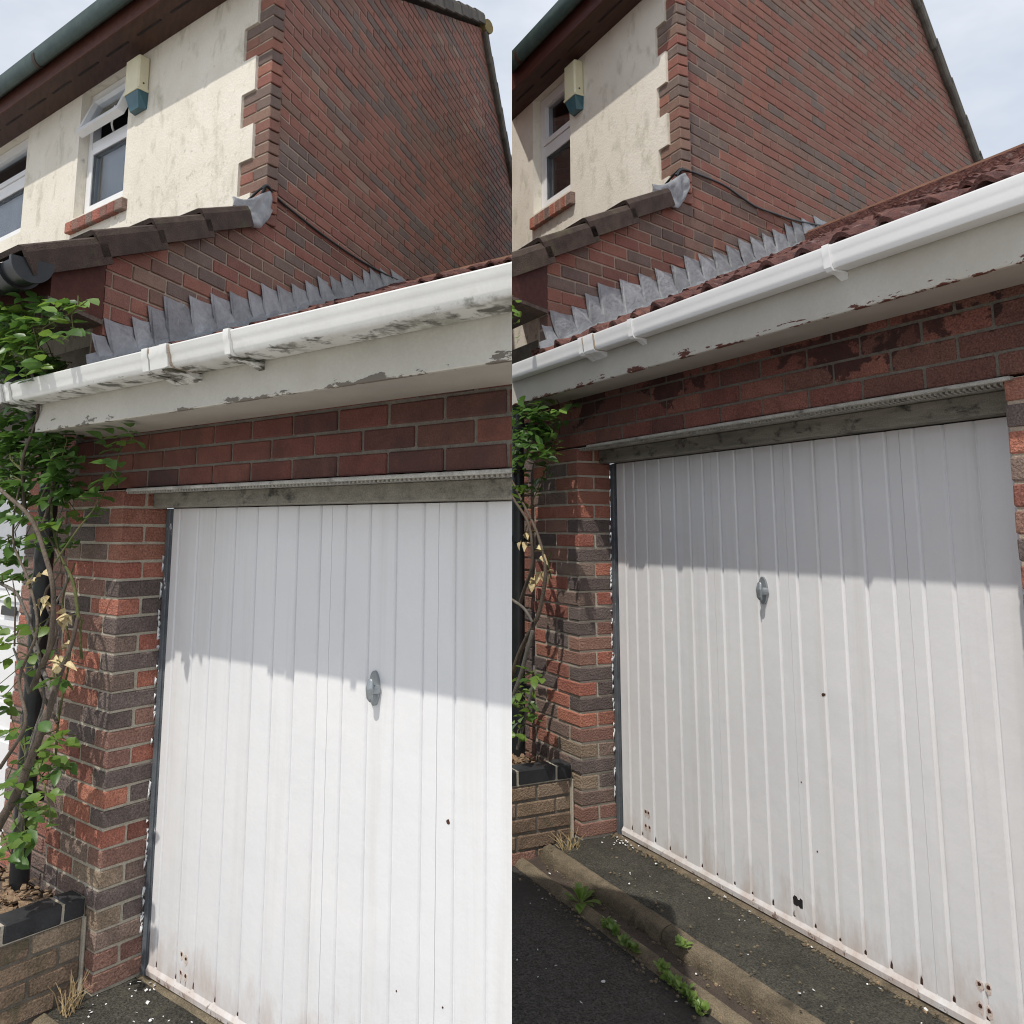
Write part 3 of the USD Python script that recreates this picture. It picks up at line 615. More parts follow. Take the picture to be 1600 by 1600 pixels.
# per course from the ground up: (return face bricks from the corner inwards), (front face bricks from the corner outwards)
PIER = [((MD,), (BN, MD)), ((BN, MD), (MD, BN)), ((BN,), (BN, BN)), ((BN, DK), (TN, BN)), ((DK,), (BN, BN)), ((DK, BN), (TN, RD)), ((MD,), (BRT, BN)), ((RD, RD), (BRT, BN)),
        ((DK,), (BN, BRT)), ((MD, DK), (BRT, DK)), ((DK,), (BN, RD)), ((DK, BRT), (MD, RD)), ((MD,), (RD, DK)), ((DK, MD), (DK, BN)), ((DK,), (RD, RD)), ((DK, BRT), (BN, BRT)),
        ((DK,), (BN, BRT)), ((DK, BRT), (BN, RD)), ((DK,), (BN, MD)), ((BRT, DK), (BRT, DK)), ((DK,), (DK, MD)), ((RD, BRT), (BRT, BRT)), ((RD,), (RD, BN)), ((RD, RD), (RD, DK)),
        ((RD,), (RD, DK)), ((RD, RD), (RD, MD))]
def pier_bricks(parent, h, xa, sgn, width, r, colours=True):
    """Courses of a brick pier whose corner stands at x = xa, y = 0; sgn -1: the pier lies to the left of its corner."""
    for k in range(26):
        z0 = k * .075 + .005; z1 = z0 + .065; ret, fr = PIER[k]
        def put(x0, x1, y0, y1, mt):
            a, b = sorted((xa + sgn * x0, xa + sgn * x1))
            a0 = r.uniform(-.002, .002)
            part(parent, "brick", bx(a, b, y0 + a0, y1, z0 + r.uniform(-.001, .001), z1, .005, .0015), mt)
        if not colours: ret, fr = tuple(brick_pick(r, (5, 5, 2, 2, 3, 0)) for _ in ret), tuple(brick_pick(r, (7, 4, 1, 1, 5, 0)) for _ in fr)
        if k % 2 == 0:
            put(0, .1025, 0, .215, ret[0]); put(.1125, .3275, 0, .1025, fr[1]); put(.3375, min(width, .5525), 0, .1025, brick_pick(r, (2, 5, 4, 4, 4, 0)))
            if width > .6: put(.5625, width, 0, .1025, brick_pick(r, (2, 5, 4, 4, 4, 0)))
        else:
            put(0, .215, 0, .1025, fr[0] if k % 2 else ret[0]); put(.002, .215, .1125, .215, ret[-1]); put(.225, .44, 0, .1025, fr[1]); 
            if width > .46: put(.45, min(width, .665), 0, .1025, brick_pick(r, (2, 5, 4, 4, 4, 0)))
def build_garage(h):
    lab = ("brick garage with white door under a grimy green-stained white gutter" if h is LH else "brick garage with white door under a clean bright white gutter")
    t = thing(h, "garage", lab, "garage"); r = random.Random(5)
    C = .075; XE = 3.3
    lp = part(t, "pier", bx(-.455, -.006, .006, .208, -.12, 1.947), "mortar")
    pier_bricks(lp, h, 0, -1, .458, r)
    rp = part(t, "pier", bx(h.W + .006, h.W + .78, .006, .208, -.12, 1.947), "mortar_light")
    if h is RH: pier_bricks(rp, h, h.W, 1, .78, random.Random(9), False)
    # brick courses over the opening; eaves shade is put into their colour
    lw = part(t, "lintel_wall", bx(-.455, XE, .006, .21, 1.957, 2.35), "mortar_grey")
    for k in range(26, 30):
        z0 = k * C + .005; x = -.455 + (.0 if k % 2 else -.1125) + .06
        while x < 3.2:
            a, b = max(x + .005, -.455), x + .220
            mt = (r.choice(["brick_stained_shaded", "brick_stained_shaded", "brick_stained_shaded_dark"]) if h is RH else r.choice(["brick_shaded", "brick_shaded", "brick_shaded", "brick_shaded_dark"]))
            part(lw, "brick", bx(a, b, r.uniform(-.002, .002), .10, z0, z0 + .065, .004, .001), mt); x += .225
    # steel lintel: lip, ribbed underside
    z = 1.948
    li = part(t, "steel_lintel", [bx(.045 if h is LH else .11, h.W + .03, -.016, .010, z - .010, z + .002, .003), bx(.0, h.W, .008, .16, z - .009, z - .003)], "galvanised")
    for i in range(120):
        x = .004 + i * (h.W / 120)
        part(li, "plaster_key", [prism([(x, .012), (x + .009, .012), (x - .006, .062), (x - .015, .062)], z - .0165, z - .0085, lambda a, b, q: (a, b, q))], "galvanised") if i % 1 == 0 and h.px(A([[x, .03, z]]))[0][0] < (810 if h is LH else 1700) else None
    # timber head and steel frame round the door
    part(t, "frame_head", [bx(.002, h.W - .002, .135, h.yd - .004, h_top(h) - .002, z - .010, .004), bx(.002, h.W - .002, h.yd - .006, h.yd + .05, h_top(h) - .03 + .03, z - .010)], "grey_timber")
    part(t, "head_lining", bx(-.05, XE, h.yd + .06, h.yd + .08, 1.78, 2.02), "mortar")  # added unseen panel, stops light leaking through the gap above the door
    part(t, "frame_jamb", [bx(.002, .030, h.yd - .008, h.yd + .04, .0, h_top(h) - .004, .003), bx(.029, .042, h.yd + .001, h.yd + .04, .0, h_top(h) - .004)], "frame_grey")
    part(t, "frame_jamb", bx(h.W - .036, h.W - .002, h.yd - .008, h.yd + .04, .0, h_top(h) - .004, .003), "frame_grey")
    fl = []
    for i in range(46):                                             # flaking strips of old white paint on the frame's edge
        zz = r.uniform(.1, 1.35) if r.random() < .75 else r.uniform(1.3, 1.8); L_ = r.uniform(.008, .05); y_ = h.yd - r.uniform(.012, .020)
        fl.append(trimesh.convex.convex_hull(A([(.0015, y_, zz), (.006 + r.uniform(0, .006), y_ - .004, zz + L_ * .3), (.003, y_ + .009, zz + L_ * .5), (.0015, y_, zz + L_), (.007, y_ + .006, zz + L_ * .8)])))
    part(t, "flaking_paint", fl, "old_paint", kind="stuff")
    build_door(t, h)
    if h is LH:      # brick return at the end of the garage, along the boundary
        sx = lambda y: (h.d - h.n[1] * y - h.n[2] * 1.0) / h.n[0]
        ew = part(t, "end_wall", prism([(sx(.26) - .012, .26), (sx(.80) - .012, .80), (sx(.80) - .12, .80), (sx(.26) - .12, .26)], -.1, 2.32, lambda a, b, q: (a, b, q)), "mortar")
        L_ = math.hypot(sx(.80) - sx(.26), .54)
        for k in range(30):
            s0 = .0 if k % 2 else -.1125
            while s0 < L_ - .05:
                a, b = max(s0 + .005, 0) / L_, min(s0 + .22, L_) / L_; s0 += .225
                if b - a < .05: continue
                ya, yb = .262 + a * .537, .262 + b * .537
                part(ew, "brick", prism([(sx(ya) - .004, ya), (sx(yb) - .004, yb), (sx(yb) - .05, yb), (sx(ya) - .05, ya)], k * C + .005, k * C + .07, lambda p, q, w: (p, q, w)), brick_pick(r, (2, 5, 4, 3, 3, 0)))
    # boxed eaves: fascia with end return, soffit
    fx = -.232 if h is LH else -.42
    part(t, "fascia", [bx(fx, XE, h.fay, h.fay + .02, h.faz, h.gt - .004, .003), bx(fx, fx + .02, h.fay + .02, -.002, h.faz + .002, h.gt - .01, .003)], "fascia_" + h.tag)
    part(t, "soffit", bx(fx + .004, XE, h.fay + .022, -.002, h.faz + .004, h.faz + .014), "soffit_paint")
    build_gutter(t, h)
    build_garage_roof(t, h)
    return t
def h_top(h): return 1.878 if h is LH else 1.872

def build_door(t, h):
    mt = "door_white_" + h.tag; y = h.yd; zt, zb = h_top(h) - .006, .040; X1 = h.xd
    if h is LH: gs = [.097, .233, .350, .488, .625, .746, .866, .992, 1.123, 1.244, 1.366, 1.488, 1.619, 1.740, 1.862, 1.985]; seams = [1.053, 1.551]
    else: gs = [.119, .201, .299, .405, .513, .619, .713, .816, .915, 1.025, 1.130, 1.230, 1.339, 1.444, 1.545, 1.654, 1.764, 1.870, 1.976]; seams = [.765, 1.185, 1.710]
    ed = [h.xl] + gs + [X1]
    d = part(t, "garage_door", bx(h.xl + .002, X1 - .002, y + .0085, y + .030, zb - .02, zt), mt)
    g = .0058; dep = .0080
    for i in range(len(ed) - 1):
        a, b = ed[i] + (g if i else 0), ed[i + 1] - (g if i < len(ed) - 2 else 0)
        cuts = [a] + [s for s in seams if a + .01 < s < b - .01] + [b]
        for q in range(len(cuts) - 1):
            x0, x1 = cuts[q] + (.0009 if q else 0), cuts[q + 1] - (.0009 if q < len(cuts) - 2 else 0)
            eL, eR = (0 if q else .0035), (0 if q < len(cuts) - 2 else .0035)
            sec = [(x0 - eL * .9, y + .0165), (x0 - eL * .9, y + dep), (x0 - eL * .2, y + dep * .45), (x0 + eL * .9, y), (x1 - eR * .9, y), (x1 + eR * .2, y + dep * .45), (x1 + eR * .9, y + dep), (x1 + eR * .9, y + .0165)]
            n = 7; zs = np.linspace(zb + .02, zt, n)
            v, f = prism(sec, 0, 1, lambda u, w, k: (u, w, zb + .008 + (zt - zb - .008) * k))
            part(d, "door_panel", (v, f), mt, smooth=35)
    # folded bottom rail
    part(d, "bottom_rail", alongx([(y - .008, zb - .028), (y + .020, zb - .028), (y + .020, zb + .010), (y + .002, zb + .012), (y - .002, zb + .004), (y - .010, zb - .008)], h.xl, X1), mt, smooth=30)
    rr = random.Random(21)
    for x in gs:
        w = rr.uniform(.006, .010); q = trimesh.convex.convex_hull(A([(x - w, y + .004, zb + .012), (x + w, y + .004, zb + .012), (x, y + .0035, zb + .012 + rr.uniform(.01, .03)), (x - w, y + .012, zb + .008), (x + w, y + .012, zb + .008)]))
        part(d, "rust_spot", q, "rust")
    def dot(x, z, s=.005, mat="rust", n=7):
        ph = rr.uniform(0, 6)
        pts = [(x + s * rr.uniform(.7, 1.2) * math.cos(ph + i * 6.283 / n), z + s * rr.uniform(.7, 1.3) * math.sin(ph + i * 6.283 / n)) for i in range(n)]
        return front(Polygon(pts).buffer(0), y - .0015, y + .003)
    def dots(L, name, mat, s):
        for x, z in L:
            part(d, name, dot(x, z, s), mat)
            if mat == "rust" and z < .3:     # faint orange halo and run below the spot
                v, f = dot(x, z, s * 1.9); v = v.copy(); v[:, 1] = np.where(v[:, 1] < y, y - .0007, v[:, 1]); lo = v[:, 2] < z - s * .5
                v[:, 2] = np.where(lo, z + (v[:, 2] - z) * 2.2, v[:, 2]); part(d, "rust_halo", (v, f), "rust_halo")
    if h is LH:
        dots([(.271, .154), (.300, .146), (.272, .088), (.303, .086)], "rust_spot", "rust", .0065); dots([(1.599, .916)], "rust_spot", "rust", .0075); dots([(1.40, .385), (1.585, .40)], "chip", "rust", .003)
        for x, z in ((.272, .09), (.303, .088)): part(d, "rust_run", front([(x - .002, z), (x + .002, z), (x + .001, z - .04), (x - .001, z - .04)], y - .0006, y + .003), "rust")
    else:
        dots([(.233, .172), (.254, .171), (.231, .107), (.261, .107), (1.853, .146), (1.882, .149), (1.851, .083), (1.878, .082)], "rust_spot", "rust", .0065); dots([(1.327, .906)], "rust_spot", "rust", .0075); dots([(1.20, .56), (1.26, .33)], "chip", "rust", .003)
        part(d, "lock_hole", front(Polygon([(1.133, .100), (1.150, .098), (1.156, .103), (1.166, .096), (1.177, .099), (1.178, .128), (1.168, .132), (1.163, .124), (1.156, .122), (1.150, .131), (1.139, .133), (1.132, .124)]), y - .0015, y + .003), "black_hole")
        part(d, "dent", trimesh.Trimesh(*bx(1.135, 1.175, y - .0004, y + .003, .060, .095)), mt)
    hx, hz = (1.288, 1.268) if h is LH else (1.058, 1.272)
    el = [(hx - .004 + .023 * math.cos(a), hz + .056 * math.sin(a) * (1 - .12 * math.cos(a) ** 2)) for a in np.linspace(0, 6.283, 25)[:-1]]
    hd = part(d, "handle", front(Polygon(el), y - .010, y + .002), "handle_metal", smooth=30)
    part(hd, "spindle", tube([(hx + .008, y - .006, hz - .002), (hx + .008, y - .030, hz - .002), (hx + .008, y - .040, hz - .002)], [.018, .015, .011], 12), "handle_metal", smooth=40)
    grip = [((hx + .008, y - .036, hz + .026), .010), ((hx + .008, y - .040, hz + .004), .0135), ((hx + .007, y - .038, hz - .022), .0115), ((hx + .007, y - .034, hz - .032), .008)]
    sph = []
    for (c, q) in grip:
        s_ = trimesh.creation.icosphere(2, q); sph.append(manifold3d.Manifold.hull_points([tuple(map(float, p)) for p in (s_.vertices * A([1.15, .7, 1]) + A(c))]))
    gm_ = manifold3d.Manifold.batch_hull(sph[:3]); gm2 = manifold3d.Manifold.batch_hull(sph[2:])
    part(hd, "grip", gm_ + gm2, "handle_metal", smooth=50)
    part(hd, "keyhole", tube([(hx - .016, y - .010, hz - .006), (hx - .016, y - .0122, hz - .006)], .0075, 10), "black_hole")

def build_gutter(t, h):
    mt = "gutter_dirty" if h is LH else "gutter_clean"; gy, gt = h.fay - h.go - .002, h.gt; KY = h.go / .101
    gx0 = -.285 if h is LH else -.60
    prof = [(0, 0), (-.0015, -.004), (.000, -.012), (.0025, -.026), (.006, -.033), (.008, -.052), (.012, -.064), (.022, -.072), (.060, -.074), (.098, -.072), (.101, -.066), (.101, -.006)]
    inn = [(.098, -.006), (.098, -.068), (.060, -.071), (.024, -.069), (.015, -.062), (.011, -.052), (.009, -.034), (.006, -.028), (.004, -.014), (.005, -.001)]
    prof = [(a * KY, b) for a, b in prof]; inn = [(a * KY, b) for a, b in inn]
    P = [(gy + a, gt + b) for a, b in prof + inn]
    gu = part(t, "gutter", alongx(P, gx0, 3.4), mt, smooth=38, label="white gutter blotched with black grime and algae" if h is LH else "spotless white gutter")
    def strap(x0, x1, o, name, fx=.0):
        """A clip that wraps under the gutter and runs back to the fascia."""
        ol = [(-o, .004), (-o - .001, -.006), (-o, -.026), (.004 - o, -.036), (.006 - o, -.054), (.008 - o, -.068 - o * .4), (.020 - o * .5, -.075 - o), (.060, -.077 - o), (.1025, -.100)]
        il = [(.1025, -.076), (.060, -.0745), (.021, -.0725), (.011, -.0645), (.007, -.052), (.005, -.033), (.0015, -.026), (-.001, -.012), (-.002, .000), (.010, .0005), (.010, .004)]
        part(gu, name, alongx([(gy + a * KY, gt + b) for a, b in ol + il], x0, x1), mt, smooth=38)
    def seal(x, w=.006): part(gu, "seal", alongx([(gy - .0065 + a * .995, gt + b * 1.01 - .001) for a, b in prof] + [(gy + a, gt + b) for a, b in inn], x, x + w), "mortar_light", smooth=38)
    if h is LH:
        strap(-.30, -.262, .006, "stop_end"); strap(-.222, -.190, .006, "bracket"); strap(.795, .830, .006, "union"); strap(.900, .942, .007, "union"); strap(.835, .895, .004, "union"); seal(.833); seal(.944, .004); strap(1.238, 1.264, .006, "bracket")
        part(gu, "end_cap", alongx([(gy + a, gt + b) for a, b in prof], -.304, -.296), mt)
        strap(2.3, 2.33, .006, "bracket")
    else:
        strap(.465, .498, .006, "union"); strap(.545, .585, .007, "union"); strap(.502, .541, .004, "union"); seal(.500); seal(.587, .004); strap(.845, .873, .006, "bracket"); strap(1.860, 1.886, .006, "bracket"); strap(2.75, 2.78, .006, "bracket")
    return gu

def build_garage_roof(t, h):
    r0, rs = h.roof; L = math.hypot(1, rs); uy, uz = 1 / L, rs / L; gauge, w = .335, .30
    gw = gw0 = None
    ye = h.fay - .075; rows = int((h.ry - ye) * L / gauge) + 1
    rf = T(t.path, h, t.base)
    rh = random.Random(8)
    deck = part(t, "roof", [prism([(ye + .06, r0 + rs * (ye + .06) - .05), (ye + .9, r0 + rs * (ye + .9) - .05), (ye + .9, r0 + rs * (ye + .9) - .03), (ye + .06, r0 + rs * (ye + .06) - .03)], -.35, 3.3, lambda a, b, q: (q, a, b))], "roof_red") if h is LH else \
           part(t, "roof", [prism([(ye + .06, r0 + rs * (ye + .06) - .05), (h.ry, r0 + rs * h.ry - .05), (h.ry, r0 + rs * h.ry - .03), (ye + .06, r0 + rs * (ye + .06) - .03)], 0, 1, lambda a, b, q: (np.where(q > .5, 3.6, h.xg + h.k * a + .01), a, b))], "roof_red")
    use = range(rows)
    nu, nv = (23, 10) if h is RH else (15, 5); LOW = .062 if h is LH else .045
    for i in use:
        ys = ye + i * gauge * uy
        xs = h.xg + h.k * ys
        for c in range(-1, 14):
            xa = xs + c * w - (.10 if i % 1 else 0); V = []
            if xa > 3.3 or (h is LH and 1 < i < rows - 2 and xa > -.26): break
            for q in range(nv):
                s = q / (nv - 1) * (gauge + .06)
                for k in range(nu):
                    u = k / (nu - 1); x = xa + u * w
                    p = (u * 2) % 1.0; roll = .026 * max(0, math.sin(math.pi * (p - .5) * 2)) if p > .5 else 0.0
                    nn = .022 - .020 * s / gauge + roll - LOW + (meshkit.noise(A([x * 24, s * 24 + i * 7, c * 3.1]), 2) - .5) * .022 + (meshkit.noise(A([x * 42, s * 30 + i * 7, c * 3.1]), 3) - .5) * .010
                    yy = ys + uy * s - uz * nn; zz = r0 + rs * ys + uz * s + uy * nn
                    x = max(x, h.xg + h.k * yy + .012)
                    V.append((x, yy, zz))
            V = A(V); B = V.copy(); B[:, 1] += uz * .016; B[:, 2] -= uy * .016; m_ = len(V); F = []
            if V[:, 0].max() - V[:, 0].min() < .05: continue
            for q in range(nv - 1):
                for k in range(nu - 1):
                    a, b, cc, d = q * nu + k, q * nu + k + 1, (q + 1) * nu + k + 1, (q + 1) * nu + k
                    F += [(a, b, cc), (a, cc, d), (m_ + a, m_ + cc, m_ + b), (m_ + a, m_ + d, m_ + cc)]
            e = [k for k in range(nu)] + [q * nu + nu - 1 for q in range(1, nv)] + [(nv - 1) * nu + k for k in range(nu - 2, -1, -1)] + [q * nu for q in range(nv - 2, 0, -1)]
            for a, b in zip(e, e[1:] + e[:1]): F += [(a, m_ + b, b)[::1], (a, m_ + a, m_ + b)]
            part(deck, "roof_tile", (np.vstack([V, B]), A(F)), "roof_red", smooth=50)
    # ridge
    x = h.xg + h.k * h.ry - .1
    while x < 3.3:
        an = np.linspace(-.35, math.pi + .35, 13); cy, cz, R_ = h.ry, r0 + rs * h.ry - .005, .075
        cz = h.rz - R_ + .004
        sec = [(cy + R_ * math.cos(a), cz + R_ * math.sin(a)) for a in an] + [(cy + (R_ - .018) * math.cos(a), cz + (R_ - .018) * math.sin(a)) for a in an[::-1]]
        part(deck, "ridge_tile", alongx(sec, x, x + .443), "ridge_red", smooth=40); x += .45
    part(deck, "ridge_bedding", bx(h.xg + h.k * h.ry - .1, 3.3, h.ry - .10, h.ry + .10, h.rz - .20, h.rz - .050), "roof_red")
    # stepped lead flashing against the gable wall
    TIPS = FLASH[h.tag]
    fl = T(t.path, h, t.base); rr = random.Random(4)
    def zr(y): return r0 + rs * y
    for i in range(len(TIPS) - 1):
        (ya, za), (yb, zb) = TIPS[i], TIPS[i + 1]; za += rr.uniform(-.012, .010)
        last = i == len(TIPS) - 2
        la, lb = .060 + rr.uniform(-.01, .012), .062 + rr.uniform(-.01, .01); m1 = .5
        def edge(y0, z0, lean, n=6):
            zb_ = zr(y0 + lean) - .012; q = []
            for s in np.linspace(0, 1, n): q.append((y0 + lean * (1.35 * s - .35 * s * s) * (.55 + .45 * s), z0 + (zb_ - z0) * s))
            return q
        Lq = edge(ya, za, la)
        ztop = za - .012 - rr.uniform(0, .008)
        Rq = edge(yb + .022, za + .004, lb)
        poly = Polygon([(ya, za)] + [(ya + (yb - ya) * .5, za - .002)] + Rq + Lq[::-1][:-1]).buffer(0)
        if poly.geom_type != "Polygon": poly = max(poly.geoms, key=lambda g_: g_.area)
        poly = poly.segmentize(.03)
        dl, dr = .0095 + rr.uniform(0, .003), .003
        sd = rr.uniform(0, 50)
        def fn(a, b, q):
            u = np.clip((a - ya) / max(yb - ya, .01), 0, 1.3); d = dl + (dr - dl) * np.clip(u, 0, 1)
            nz = 2.2 * (meshkit.fbm(np.stack([a * 22 + sd, b * 22, a * 0], -1), 3, 3) - .5)
            flare = .016 * np.clip((zr(a) + .05 - b) / .06, 0, 1)
            return h.xg + h.k * a + np.where(q > .5, d + .006 * nz + flare, d - .003 + .006 * nz + flare), a, b
        part(t, "flashing_step", prism(poly, 0, 1, fn), "lead", smooth=35)
    # the lead apron of the flashing that laps over the tiles
    ys = np.linspace(TIPS[0][0] - .02, TIPS[-1][0], 40); V = []
    for q in ys:
        nz = meshkit.noise(A([q * 20, 1., 2.]), 5) - .5
        for (d, up) in ((.008, .05), (.026, .004 + .010 * nz), (.060, -.004 + .016 * nz), (.105 + .02 * nz, -.020 + .02 * nz)): V.append((h.xg + h.k * q + d, q, zr(q) + up - .014))
    V = A(V); B = V - A([0, 0, .006]); m_ = len(V); F = []
    for i in range(len(ys) - 1):
        for j in range(3):
            a, b, c, d = i * 4 + j, i * 4 + j + 1, (i + 1) * 4 + j + 1, (i + 1) * 4 + j
            F += [(a, b, c), (a, c, d), (m_ + a, m_ + c, m_ + b), (m_ + a, m_ + d, m_ + c)]
    n_ = len(ys)
    e = list(range(4)) + [i * 4 + 3 for i in range(1, n_)] + [(n_ - 1) * 4 + j for j in (2, 1, 0)] + [i * 4 for i in range(n_ - 2, 0, -1)]
    for a, b in zip(e, e[1:] + e[:1]): F += [(a, m_ + b, b), (a, m_ + a, m_ + b)]
    part(t, "flashing_apron", (np.vstack([V, B]), A(F)), "lead", smooth=40)
FLASH = {"L": [(-.13, 2.62), (-.070, 2.686), (.090, 2.753), (.186, 2.820), (.286, 2.896), (.466, 2.960), (.628, 3.013), (.780, 3.077), (.945, 3.143), (1.072, 3.206), (1.228, 3.259), (1.394, 3.328), (1.549, 3.395), (1.699, 3.461), (1.866, 3.525), (2.018, 3.589), (2.188, 3.655), (2.348, 3.723), (2.463, 3.777), (2.639, 3.847), (2.840, 3.905), (3.05, 3.88)],
         "R": [(-.205, 2.60), (-.148, 2.675), (.019, 2.747), (.127, 2.827), (.234, 2.909), (.424, 2.981), (.600, 3.047), (.755, 3.118), (.917, 3.193), (1.059, 3.264), (1.214, 3.327), (1.383, 3.399), (1.536, 3.473), (1.688, 3.543), (1.846, 3.607), (2.009, 3.673), (2.154, 3.750), (2.330, 3.821), (2.447, 3.878), (2.587, 3.952), (2.792, 4.024), (3.0, 4.0)]}

# ------------------------------------------------------------------ planters
def build_planter(h):
    lab = "low mossy brick planter with black coping " + ("below the downpipe and the larger climber" if h is LH else "beside the weedy kerb")
    t = thing(h, "planter", lab, "planter", (-.13, -.3, -.17)); r = random.Random(13)
    xo, xi = -.082, -.182
    part(t, "wall_core", bx(xi + .01, xo - .006, -1.6, -.002, -.22, .265), "mortar_grey")
    part(t, "pointing", bx(xo - .02, xo + .018, -.012, -.001, -.12, .27, .004), "mortar")
    for k in range(6):
        z0 = .265 - (k + 1) * .075 + .005; y = -.012 - (.09 if k % 2 else .20)
        first = True; ya = -.012
        while ya > -1.6:
            yb = y
            part(t, "brick", bx(xi + .004, xo, yb + .010, ya, z0, z0 + .065, .006, .002), brick_pick(r, (0, 1, 2, 2, 1, 5)) if r.random() < .6 else "brick_mossy")
            ya = yb; y = yb - .225
    y = -.004; ln_ = .092
    while y > -1.6:
        part(t, "coping_brick", bx(xi - .004, xo + .004, y - ln_ + .008, y, .268, .341, .007, .0015), "engineering_brick"); y -= ln_; ln_ = .225
    part(t, "coping_joint", bx(xi, xo - .001, -1.6, -.004, .266, .336), "mortar")
    n = 24; X, Y = np.meshgrid(np.linspace(-1.05, xi + .005, n), np.linspace(-1.55, -.005, n), indexing="ij")
    Z = .265 + .05 * (meshkit.fbm(np.stack([X * 8, Y * 8, X * 0], -1), 3, 2) - .3); V = np.stack([X, Y, Z], -1).reshape(-1, 3); W = V.copy(); W[:, 2] = -.2; F = []
    for i in range(n - 1):
        for j in range(n - 1):
            a, b, c, d = i * n + j, (i + 1) * n + j, (i + 1) * n + j + 1, i * n + j + 1
            F += [(a, b, c), (a, c, d), (n * n + a, n * n + c, n * n + b), (n * n + a, n * n + d, n * n + c)]
    e = [i * n for i in range(n)] + [(n - 1) * n + j for j in range(1, n)] + [i * n + n - 1 for i in range(n - 2, -1, -1)] + [j for j in range(n - 2, 0, -1)]
    for a, b in zip(e, e[1:] + e[:1]): F += [(a, n * n + b, b), (a, n * n + a, n * n + b)]
    part(t, "soil", (np.vstack([V, W]), A(F)), "bark_stem", smooth=True)
    ch = []
    for i in range(900):
        x, y_ = r.uniform(-.75, xi), r.uniform(-.9, -.01); s = r.uniform(.006, .02); o = A([x, y_, .27 + .03 * r.random()])
        q = A([(a * s * r.uniform(.5, 1.3), b * s * r.uniform(.3, .9), c * s * .25) for a in (-1, 1) for b in (-1, 1) for c in (-1, 1)]); an = r.uniform(0, 6.28); ca, sa = math.cos(an), math.sin(an)
        q = q @ A([[ca, sa, 0], [-sa, ca, 0], [0, 0, 1]]) ; q[:, 2] += q[:, 0] * r.uniform(-.6, .6)
        ch.append((q + o, BOXF))
    part(t, "bark_chips", ch, "chips", kind="stuff")
BOXF = A([(0, 1, 3), (0, 3, 2), (4, 6, 7), (4, 7, 5), (0, 4, 5), (0, 5, 1), (2, 3, 7), (2, 7, 6), (0, 2, 6), (0, 6, 4), (1, 5, 7), (1, 7, 3)])
# ------------------------------------------------------------------ climbing plants
def leaflet(L, W, fold=.25, curl=.25):
    m_ = [(0, 0), (.30, .0), (.65, .0), (1.0, 0)]; sd = [(.12, .58), (.42, 1.0), (.75, .62)]
    V = [(x * L, 0, -curl * L * x * x * .5) for x, _ in m_]
    for s in (1, -1): V += [(x * L, s * w * W / 2, fold * w * W / 2 - curl * L * x * x * .5) for x, w in sd]
    F = [(0, 1, 4), (1, 5, 4), (1, 2, 5), (2, 6, 5), (2, 3, 6), (0, 7, 1), (1, 7, 8), (1, 8, 2), (2, 8, 9), (2, 9, 3)]
    return A(V), A(F)
def orient(v, d, up, roll=0):
    d = d / np.linalg.norm(d); s = np.cross(up, d); s /= np.linalg.norm(s) + 1e-9; u = np.cross(d, s)
    c, q = math.cos(roll), math.sin(roll); s2 = c * s + q * u; u2 = -q * s + c * u
    return v[:, :1] * d + v[:, 1:2] * s2 + v[:, 2:3] * u2
